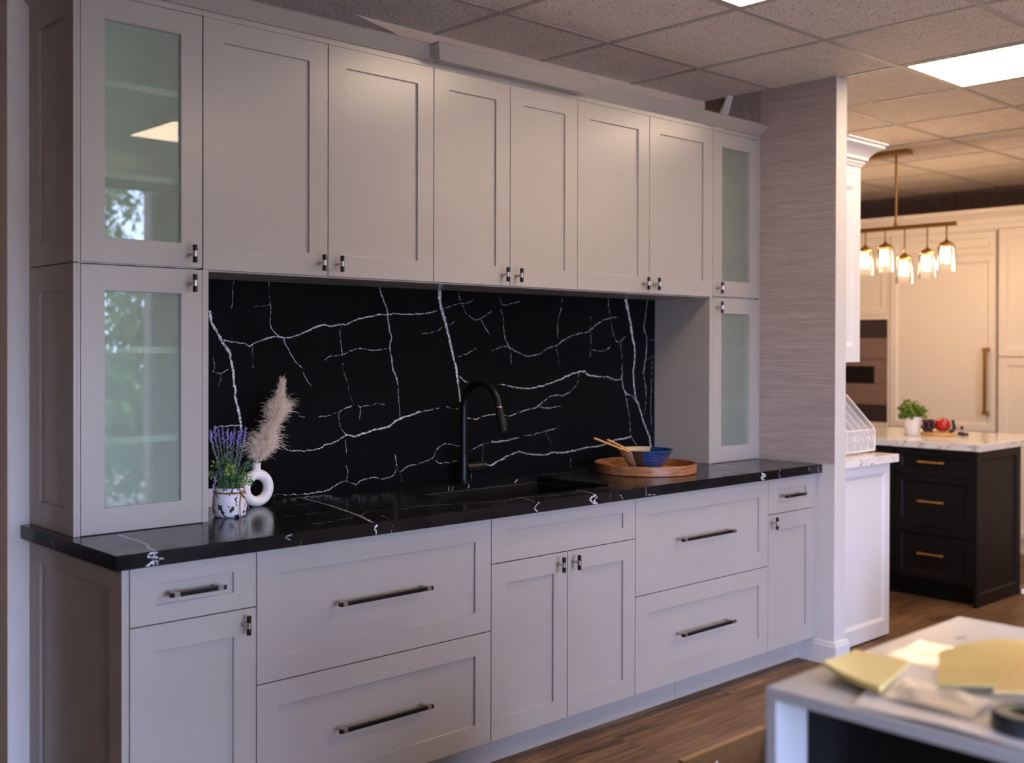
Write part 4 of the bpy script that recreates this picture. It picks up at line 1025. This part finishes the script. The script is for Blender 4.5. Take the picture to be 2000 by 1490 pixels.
# ================================================================== black island
IX, IY = 5.515, -0.022
t = root('kitchen_island', (IX, IY, 0), 'matte black kitchen island with brass pulls under white quartz', 'island')
mb = MB(); mb.box(IX+0.021, 6.10, IY+0.021, 1.90, 0.10, 0.872); mb.box(IX+0.085, 6.09, IY+0.021, 1.89, 0, 0.10); part('carcass', mb, ['char'], t)
mb = MB(); shaker(mb, TY(IY), IX, 6.115, 0.0, 0.872, rail=0.055, rec=0.009, slope=0.008, bot=0.070, top=0.05); part('end_panel', mb, ['char'], t, bevel=0.002)
IP = pull_mesh(0.155, 'brass', 'brass', 0.005, 0.032)
for c_ in range(4):
    y0 = -0.003+0.4585*c_; y1 = y0+0.457
    for (z0, z1, hz) in ((0.7215, 0.867, 0.797), (0.4225, 0.7195, 0.571), (0.12, 0.4205, 0.271)):
        mb = MB(); shaker(mb, TX(IX), -y1+0.0015, -y0-0.0015, z0, z1, rail=0.040, rec=0.009, slope=0.007)
        d = part('drawer', mb, ['char'], t, bevel=0.002)
        put('handle', IP, t, d, (IX, (y0+y1)/2, hz), -PI/2)
mb = MB(); mb.box(5.483, 6.46, -0.054, 1.93, 0.8745, 0.914)
E1 = lambda a, c: (5.4826, a, c)
vein_strips(mb, [(5, 5, [(0.31, 0.912), (0.26, 0.900), (0.29, 0.892)]), (5, 4, [(0.30, 0.893), (0.27, 0.878)]), (4, 4, [(0.12, 0.911), (0.085, 0.905), (0.14, 0.893)]), (4, 4, [(0.20, 0.897), (0.16, 0.884), (0.22, 0.878)]), (5, 4, [(-0.01, 0.912), (-0.03, 0.902), (0.03, 0.896)]), (5, 5, [(0.0, 0.895), (-0.03, 0.886), (0.0, 0.877)]), (4, 4, [(0.44, 0.908), (0.42, 0.889)])], E1, 1, 320)
vein_strips(mb, [(3, 3, [(5.56, 0.884), (5.60, 0.896), (5.66, 0.905)]), (3, 2, [(5.62, 0.878), (5.66, 0.893)]), (3, 3, [(5.84, 0.887), (5.90, 0.902), (5.95, 0.908)]), (2, 2, [(5.98, 0.882), (6.04, 0.9)])], lambda a, c: (a, -0.0544, c), 1, 340)
o = obj('island_worktop', mesh('island_worktop', mb, ['quartz', 'ink']), bevel=0.003); tag(o, 'white veined quartz slab on top of the black island', 'worktop')
# potted plant
QX, QY = 5.86, 0.52
t = root('potted_plant', (QX, QY, 0.9145), 'small bushy green plant in a plain white pot on the island', 'potted plant')
mb = MB(); mb.lathe([(0, 0.0004), (0.036, 0.0004), (0.039, 0.004), (0.0535, 0.112), (0.0535, 0.115), (0.050, 0.115), (0.046, 0.10), (0, 0.10)], (QX, QY, 0.9145), 36); part('pot', mb, ['ceramic'], t, smooth=True)
mb = MB()
for k in range(80):
    v_ = Vector((R.gauss(0, 1), R.gauss(0, 1), abs(R.gauss(0, 1.1))+.05)).normalized(); L_ = R.uniform(.055, .085)*(1.0+0.40*v_.z)
    c_ = Vector((QX, QY, 1.02)); e_ = c_+v_*L_
    mb.tube([tuple(c_), tuple(c_+v_*L_*.5+Vector((0, 0, .008))), tuple(e_)], 0.0013, 5)
    for j in range(26):
        s = R.uniform(.3, 1); d_ = Vector((R.gauss(0, 1), R.gauss(0, 1), R.gauss(0, 1))).normalized()
        leaf(mb, c_+v_*L_*s, d_+v_*.6, R.uniform(.014, .024), 0.013, 0, 0.1)
part('foliage', mb, ['leaf_plant'], t)
t = root('serving_board', (5.985, 0.41, 0.9145), 'round light wooden board under the fruit on the island', 'board')
mb = MB(); mb.lathe([(0, 0.0004), (0.098, 0.0004), (0.103, 0.005), (0.103, 0.015), (0.099, 0.019), (0, 0.019)], (5.985, 0.41, 0.9145), 48); part('board', mb, ['maple'], t, smooth=True, ang=30)
t = root('apple', (6.0, 0.392, 0.9335), 'shiny red apple on the wooden board on the island', 'apple')
mb = MB(); pr = []
for k in range(25):
    a = PI*k/24; r_ = 0.046*(math.sin(a)**0.9)*(1+0.04*math.cos(a)); z = 0.046-0.044*math.cos(a)
    if k > 20: z -= 0.008*(k-20)/4
    if k < 3: z += 0.004*(3-k)/3
    pr.append((max(r_, 0.0), z+0.0004-min(0, 0)))
mb.lathe(pr, (6.0, 0.392, 0.9335), 32); part('flesh', mb, ['apple'], t, smooth=True)
mb = MB(); mb.tube([(6.0, 0.392, 1.012), (6.002, 0.393, 1.028), (6.005, 0.394, 1.034)], 0.0013, 6); part('stem', mb, ['bark'], t)
for (gx, gy, gn, sd, lb, cat_) in ((5.955, 0.462, 28, 1, 'heap of dark red grapes between the white pot and the apple', 'grapes'), (6.045, 0.330, 14, 2, 'dark grapes trailing off the board past the apple', 'grapes')):
    t = root('grape_bunch', (gx, gy, 0.9335), lb, cat_, 'grapes on the island'); rg = random.Random(sd)
    g0 = MB(); g0.sphere((0, 0, 0), 0.0115, 12, 8); gm = mesh('grape', g0, ['grape'], smooth=True)
    pl = []; tries = 0
    while len(pl) < gn and tries < 5000:
        tries += 1; x = rg.gauss(0, .024); y = rg.gauss(0, .022)
        for lay in range(4):
            z = 0.0118+lay*0.0185
            if all((x-a)**2+(y-b)**2+(z-c)**2 > 0.0205**2 for a, b, c in pl) and (gx+x-6.0)**2+(gy+y-0.392)**2 > 0.051**2 and (gx+x-QX)**2+(gy+y-QY)**2 > 0.066**2:
                inb = (gx+x-5.985)**2+(gy+y-0.41)**2 < 0.098**2
                r2 = math.hypot(gx+x-5.985, gy+y-0.41)
                if 0.096 < r2 < 0.118: continue
                if lay == 0 and r2 > 0.118: z = 0.0118-0.019
                pl.append((x, y, z)); break
    for p in pl: put('grape', gm, t, t, (gx+p[0], gy+p[1], 0.9335+p[2]))
    mb = MB(); mb.tube([(gx, gy, 0.9335+.03), (gx+.01, gy+.02, 0.9335+.06), (gx+.03, gy+.02, 0.9335+.068)], 0.002, 6); part('stalk', mb, ['bark'], t)

# ================================================================== linear pendant over the island
t = root('pendant_light', (5.97, 0.88, ZC), 'antique brass linear pendant with a row of glowing clear glass shades', 'pendant light')
mb = MB(); mb.box(5.925, 6.015, 0.59, 1.17, ZC-0.028, ZC-0.004); part('ceiling_plate', mb, ['antique_brass'], t, bevel=0.003)
for y in (0.68, 1.08):
    mb = MB(); mb.tube([(5.97, y, ZC-0.028), (5.97, y, 2.215)], 0.0075, 14); mb.tube([(5.97, y, 2.235), (5.97, y, 2.215)], 0.012, 14); part('rod', mb, ['antique_brass'], t, smooth=True)
mb = MB(); mb.box(5.958, 5.982, 0.302, 1.458, 2.190, 2.215); part('bar', mb, ['antique_brass'], t, bevel=0.002)
lamp_y = [0.361, 0.479, 0.623, 0.750, 0.883, 1.010, 1.140, 1.280, 1.40]; lamp_z = [2.112, 2.071, 2.046, 2.122, 2.110, 2.050, 2.08, 2.115, 2.06]
cup = MB(); cup.lathe([(0, 0.0), (0.008, 0.0), (0.010, -0.010), (0.030, -0.020), (0.043, -0.030), (0.045, -0.042), (0.042, -0.042), (0.028, -0.026), (0.010, -0.018), (0.0, -0.018)], (0, 0, 0), 28)
cup.lathe([(0.0, -0.018), (0.014, -0.018), (0.014, -0.055), (0.0, -0.055)], (0, 0, 0), 20); cupm = mesh('cup', cup, ['antique_brass'], smooth=True)
sh = MB(); n = 60; prf = [(0.037, -0.034), (0.046, -0.045), (0.050, -0.10), (0.052, -0.165), (0.050, -0.192)]
for k in range(n):
    a = 2*PI*k/n; rb = 1+0.035*math.cos(a*10)
    for r_, z in prf: sh.v.append((r_*rb*math.cos(a), r_*rb*math.sin(a), z))
for k in range(n):
    for j in range(4): sh.f.append((k*5+j, ((k+1) % n)*5+j, ((k+1) % n)*5+j+1, k*5+j+1)); sh.m.append(0)
shm = mesh('glass_shade', sh, ['clear'], smooth=True)
bb = MB(); bb.lathe([(0, -0.055), (0.010, -0.057), (0.015, -0.075), (0.0195, -0.10), (0.018, -0.125), (0.010, -0.143), (0, -0.147)], (0, 0, 0), 20); bbm = mesh('bulb', bb, ['bulb'], smooth=True)
for k, (y, z) in enumerate(zip(lamp_y, lamp_z)):
    off = -0.035 if k % 2 else 0.035
    mb = MB(); mb.tube([(5.97, y, 2.19), (5.97, y, 2.175), (5.97, y, z)], 0.005, 10)
    a = part('lamp_arm', mb, ['antique_brass'], t, smooth=True)
    put('cup', cupm, t, a, (5.97, y, z)); put('glass_shade', shm, t, a, (5.97, y, z)); put('bulb', bbm, t, a, (5.97, y, z))

# ================================================================== cream cabinet wall beyond
FX = 7.4
def ftower(y0, y1, label, splits, name='tall_cabinet', ctop=2.30):
    t = root(name, (FX, y0, 0), label, 'cabinet', 'cream floor-to-crown cabinets beyond the island')
    mb = MB(); mb.box(FX+0.021, 8.0, y0, y1, 0, ctop); part('carcass', mb, ['cream_cab'], t)
    for (nm, z0, z1, rl) in splits:
        mb = MB(); shaker(mb, TX(FX), -y1+0.003, -y0-0.003, z0+0.003, z1-0.003, rail=rl, rec=0.010, slope=0.010); part(nm, mb, ['cream_cab'], t, bevel=0.002)
    return t
t = ftower(0.652, 1.438, 'cream panelled refrigerator front with a long antique brass handle', [('panel', 2.127, 2.292, 0.042), ('door', 0.848, 2.124, 0.048), ('drawer', 0.1, 0.842, 0.048)], 'refrigerator')
mb = MB()
mb.box(FX-0.062, FX-0.042, 0.694, 0.716, 0.985, 1.440); mb.box(FX-0.064, FX-0.001, 0.690, 0.720, 1.425, 1.452); mb.box(FX-0.064, FX-0.001, 0.690, 0.720, 0.972, 0.999)
part('handle', mb, ['antique_brass'], t, bevel=0.002)
ftower(-0.30, 0.636, 'wide cream tall cabinet with stacked doors right of the brass-handled refrigerator', [('door', 1.388, 2.296, 0.055), ('door', 0.1, 1.384, 0.055)])
ftower(-1.25, -0.315, 'cream tall cabinet furthest toward the windows', [('door', 1.388, 2.296, 0.055), ('door', 0.1, 1.384, 0.055)])
t = root('oven_cabinet', (FX, 1.442, 0), 'cream tall cabinet framing the built-in microwave', 'cabinet', 'cream floor-to-crown cabinets beyond the island')
mb = MB(); mb.box(FX+0.30, 8.0, 1.442, 2.28, 0, 2.30); mb.box(FX, FX+0.30, 1.442, 1.457, 0.10, 2.30); mb.box(FX, FX+0.30, 2.262, 2.28, 0.10, 2.30); mb.box(FX, FX+0.30, 1.457, 2.262, 0.845, 0.872); mb.box(FX, FX+0.30, 1.457, 2.262, 1.670, 1.70); mb.box(FX+0.021, FX+0.30, 1.457, 2.262, 0, 0.845); mb.box(FX+0.021, FX+0.30, 1.457, 2.262, 1.70, 2.30)
part('carcass', mb, ['cream_cab'], t)
for nm, z0, z1 in (('door', 1.705, 2.296), ('drawer', 0.1, 0.842)):
    for a, b in ((1.46, 1.858), (1.862, 2.26)):
        mb = MB(); shaker(mb, TX(FX), -b, -a, z0, z1, rail=0.048, rec=0.010, slope=0.010); part(nm, mb, ['cream_cab'], t, bevel=0.002)
t = root('built_in_microwave', (FX+0.02, 1.86, 0.874), 'built-in microwave with slatted vents above and below its steel front', 'microwave')
mb = MB(); mb.box(FX+0.05, FX+0.295, 1.459, 2.260, 0.874, 1.668); part('case', mb, ['steel_dark'], t)
for z0, z1 in ((1.530, 1.645), (0.885, 1.000)):
    mb = MB()
    for k in range(7): zz = z0+(z1-z0)*k/6.3; mb.box(FX+0.028, FX+0.0495, 1.462, 2.257, zz, zz+0.010)
    part('vent_grille', mb, ['steel_dark'], t)
for y0, y1, z0, z1 in ((1.461, 2.258, 1.363, 1.526), (1.461, 1.577, 1.174, 1.359), (1.580, 2.258, 1.306, 1.359), (1.461, 2.258, 1.008, 1.170)):
    mb = MB(); mb.box(FX+0.026, FX+0.0495, y0, y1, z0, z1); part('steel_panel', mb, ['steel'], t, bevel=0.002)
mb = MB(); mb.box(FX+0.030, FX+0.0495, 1.589, 2.258, 1.176, 1.302); part('window', mb, ['blackglass'], t, bevel=0.002)
ftower(2.284, 3.10, 'cream tall cabinet at the far side of the microwave', [('door', 1.388, 2.296, 0.055), ('door', 0.1, 1.384, 0.055)])
mb = MB(); prof = [(0, 2.301), (0.010, 2.301), (0.010, 2.34), (0.016, 2.345), (0.020, 2.375), (0.045, 2.405), (0.068, 2.420), (0.070, 2.447), (0, 2.447)]
V = []
for y in (-1.26, 3.11):
    for d_, z in prof: V.append((FX+0.02-d_, y, z))
n = len(prof); mb.add(V, [(k, (k+1) % n, n+(k+1) % n, n+k) for k in range(n)]+[tuple(range(n)), tuple(range(2*n-1, n-1, -1))])
mb.box(FX+0.02, 8.0, -1.26, 3.11, 2.301, 2.43)
o = obj('crown_moulding', mesh('crown_moulding', mb, ['cream_cab'])); tag(o, 'cream crown moulding along the cabinets beyond the island', 'crown moulding')

# low white unit at the right edge
t = root('low_cabinet', (3.81, -0.916, 0), 'low white cabinet with a thin top, cut off at the picture edge', 'cabinet')
mb = MB(); mb.box(3.82, 4.42, -1.50, -0.925, 0, 0.484); part('body', mb, ['white_cab'], t, bevel=0.002)
mb = MB(); mb.box(3.810, 4.43, -1.51, -0.916, 0.4845, 0.502); part('top', mb, ['white_cab'], t, bevel=0.002)

# ================================================================== near desk with papers
DX0, DX1, DY1, DY0, DZ, B = 0.789, 1.478, -1.698, -2.95, 0.914, 0.019
t = root('display_counter', (DX0, DY1, 0), 'white laminate open-sided counter in the near foreground', 'counter')
mb = MB(); mb.box(DX0, DX1, DY0, DY1, DZ-B, DZ); part('top', mb, ['board'], t, bevel=0.0012)
mb = MB(); mb.box(DX0, DX1, DY1-B, DY1, 0, DZ-B-0.0004); part('side_panel', mb, ['board'], t, bevel=0.001)
mb = MB(); mb.box(DX0, DX1, DY0, DY0+B, 0, DZ-B-0.0004); part('side_panel', mb, ['board'], t, bevel=0.001)
mb = MB(); mb.box(DX1-B, DX1, DY0+B, DY1-B, 0, DZ-B-0.0004); part('back_panel', mb, ['board'], t)
mb = MB(); mb.box(DX0+0.11, DX1-B-0.001, DY0+B+0.001, DY1-B-0.001, 0.43, 0.449); part('shelf', mb, ['board'], t)
mb = MB(); mb.box(DX0+0.09, DX0+0.105, DY0+B+0.001, DY1-B-0.001, 0.4495, DZ-B-0.001); mb.box(DX0+0.09, DX0+0.105, DY0+B+0.001, DY1-B-0.001, 0.001, 0.4295); part('interior_shade', mb, ['black_metal'], t)  # black sheets set in to stand for shade in the open counter

def sheet(name, quad, nx, ny, zf, mats_, label, cat_, group=None, thick=0.0, mi=0):
    """curved paper: quad = four (x, y) corners; zf(u, v) gives height over the desk"""
    a, b, c, d = [Vector((*p, 0)) for p in quad]; o_ = a; mb = MB(); V = []
    for j in range(ny+1):
        for i in range(nx+1):
            u, v_ = i/nx, j/ny; p = a*(1-u)*(1-v_)+b*u*(1-v_)+c*u*v_+d*(1-u)*v_
            V.append((p.x, p.y, DZ+0.0004+zf(u, v_)))
    mb.add(V, [(j*(nx+1)+i, j*(nx+1)+i+1, (j+1)*(nx+1)+i+1, (j+1)*(nx+1)+i) for j in range(ny) for i in range(nx)], mi)
    if thick:
        o2 = len(mb.v); mb.v += [(x, y, max(z-thick, DZ+0.0003)) for x, y, z in V]
        mb.f += [tuple(o2+q_ for q_ in (j*(nx+1)+i, (j+1)*(nx+1)+i, (j+1)*(nx+1)+i+1, j*(nx+1)+i+1)) for j in range(ny) for i in range(nx)]; mb.m += [mi]*nx*ny
        bd = [i for i in range(nx+1)]+[(j)*(nx+1)+nx for j in range(1, ny+1)]+[ny*(nx+1)+i for i in range(nx-1, -1, -1)]+[j*(nx+1) for j in range(ny-1, 0, -1)]
        for k in range(len(bd)): k2 = (k+1) % len(bd); mb.f.append((bd[k], bd[k2], o2+bd[k2], o2+bd[k])); mb.m.append(mi)
    org = (o_.x, o_.y, DZ)
    o = obj(name, mesh(name, mb, mats_, org, smooth=False), loc=org)
    autosmooth(o, 50)
    tag(o, label, cat_, group); return o
sheet('drawing_sheet', [(1.19, -1.735), (1.05, -1.99), (0.80, -2.25), (0.80, -1.84)], 10, 10, lambda u, v: 0.002+0.004*math.sin(u*5+v*3)**2, ['paper'], 'rumpled white paper sheets spread under the yellow notes', 'paper')
sheet('plastic_film', [(1.215, -1.745), (1.205, -1.90), (1.05, -1.90), (1.07, -1.755)], 16, 16, lambda u, v: 0.008+0.005*noise.noise(Vector((u*2.5, v*3, 1))), ['film'], 'crinkled clear plastic film catching light behind the yellow notes', 'plastic film', 'crinkled film')
sheet('plastic_film', [(0.97, -1.84), (0.95, -1.98), (0.85, -1.99), (0.86, -1.86)], 14, 14, lambda u, v: 0.010+0.004*noise.noise(Vector((u*2.5, v*2, 4))), ['film'], 'crinkled clear plastic film in front of the large yellow paper', 'plastic film', 'crinkled film')
sheet('sticky_note_pad', [(1.052, -1.706), (1.056, -1.800), (0.862, -1.849), (0.883, -1.742)], 10, 10, lambda u, v: 0.012+0.010*(1-u)**3*(v > .0)*v+0.010*v*v*(1-u*.4), ['note'], 'small pale yellow note pad with a curling corner, nearest the counter corner', 'note pad', None, 0.009)
sheet('yellow_paper', [(1.140, -1.812), (1.34, -1.90), (1.10, -2.14), (0.955, -1.895)], 14, 14, lambda u, v: 0.014+0.012*math.sin(PI*u)*(1-v*.3)+0.003*noise.noise(Vector((u*3, v*4, 2))), ['note'], 'large pale yellow sheet bulging up beside the small note pad', 'paper', None, 0.003)
sheet('manila_envelope', [(1.24, -1.93), (1.34, -2.00), (1.03, -2.20), (0.900, -2.000)], 12, 12, lambda u, v: 0.040+0.006*math.sin(3*u), ['note2'], 'orange-yellow envelope lying over the large yellow sheet', 'envelope', None, 0.004)
mb = MB(); mb.lathe([(0.022, 0.0), (0.040, 0.0), (0.043, 0.004), (0.043, 0.026), (0.040, 0.030), (0.022, 0.030)], (0, 0, 0), 36, closed=True, mfun=lambda f_, j: 1 if j in (0, 5) else 0)
o = obj('tape_roll', mesh('tape_roll', mb, ['darkroll', 'rollside']), loc=(0.872, -2.055, DZ+0.0004)); autosmooth(o, 40); tag(o, 'dark grey and olive roll blurred at the front edge of the counter', 'tape roll')
mb = MB(); mb.add([(1.305, -1.765, DZ+0.0006), (1.325, -1.775, DZ+0.0006), (1.320, -1.782, DZ+0.0006), (1.300, -1.771, DZ+0.0006)], [(0, 1, 2, 3)])
o = obj('pen_mark', mesh('pen_mark', mb, ['inkblue'])); tag(o, 'short blue pen mark on the bare white counter top', 'mark')

# cardboard box on the floor
t = root('cardboard_box', (1.44, -1.50, 0), 'open brown cardboard box on the floor beside the white counter', 'box')
mb = MB(); x0, x1, y0, y1, h, w_ = 1.445, 1.800, -1.48, -1.052, 0.45, 0.004
mb.box(x0, x1, y1-w_, y1, 0.0004, h); mb.box(x0, x1, y0, y0+w_, 0.0004, h-0.01); mb.box(x0, x0+w_, y0+w_, y1-w_, 0.0004, h-0.06); mb.box(x1-w_, x1, y0+w_, y1-w_, 0.0004, h)
mb.box(x0+w_, x1-w_, y0+w_, y1-w_, 0.0004, 0.005); part('body', mb, ['cardboard'], t)
mb = MB(); mb.box(x0, x1, y1+0.0004, y1+0.012, h-0.13, h+0.002); part('flap', mb, ['cardboard_lit'], t, label='folded flap lightened as if lit from above')
mb = MB(); mb.add([(1.575, y1-w_-0.0005, h-0.03), (1.583, y1-w_-0.0005, h-0.03), (1.588, y1-w_-0.0005, h-0.062), (1.579, y1-w_-0.0005, h-0.065)], [(0, 1, 2, 3)]); part('tear', mb, ['paper'], t, label='pale torn spot')

# ================================================================== outside, seen mirrored in the glass
mb = MB(); mb.box(-25, 30, -40, -4.6, -0.25, -0.15); o = struct('ground_outside', mb, ['grassg'])
mb = MB(); mb.box(-25, 30, -17, -12, -0.149, -0.145); struct('path', mb, ['pave'], o)
def tree(x, y, blobs, n, th, label, cat_='tree', sz=0.10):
    t = root('tree' if th else 'shrub', (x, y, -0.15), label, cat_); r3 = random.Random(int(x*100)+n)
    if th: mb = MB(); mb.tube([(x, y, -0.15), (x+.05, y, th*.5), (x, y, th)], [0.14, 0.11, 0.06], 10); part('trunk', mb, ['bark'], t, smooth=True)
    mb = MB()
    for (bx, by, bz, br) in blobs:
        for k in range(int(n*br*br)):
            v_ = Vector((r3.gauss(0, 1), r3.gauss(0, 1), r3.gauss(0, 1))).normalized()*br*r3.uniform(.35, 1)
            c_ = Vector((bx, by, bz))+v_; d_ = Vector((r3.uniform(-1, 1), r3.uniform(-1, 1), r3.uniform(-1.2, .3)))
            leaf(mb, c_, d_, sz*r3.uniform(.7, 1.4), sz*0.5, 0, 0.2)
    part('foliage', mb, ['treeleaf'], t)
tree(3.9, -8.3, [(4.0, -8.2, 3.3, .62), (4.45, -8.0, 3.15, .42), (3.5, -8.4, 3.5, .8), (4.3, -8.1, 2.55, .36), (3.4, -8.4, 2.7, .7), (4.75, -8.2, 2.42, .30)], 2600, 3.0, 'leafy green tree outside the window, mirrored in the upper glass door')
tree(4.3, -6.7, [(4.15, -6.7, 1.85, .55), (4.55, -6.7, 1.7, .42), (4.2, -6.7, 1.1, .7), (3.9, -6.7, .6, .7), (4.7, -6.7, .6, .5)], 2600, 0, 'dark green shrub outside the window, mirrored in the lower glass door', 'shrub', 0.13)
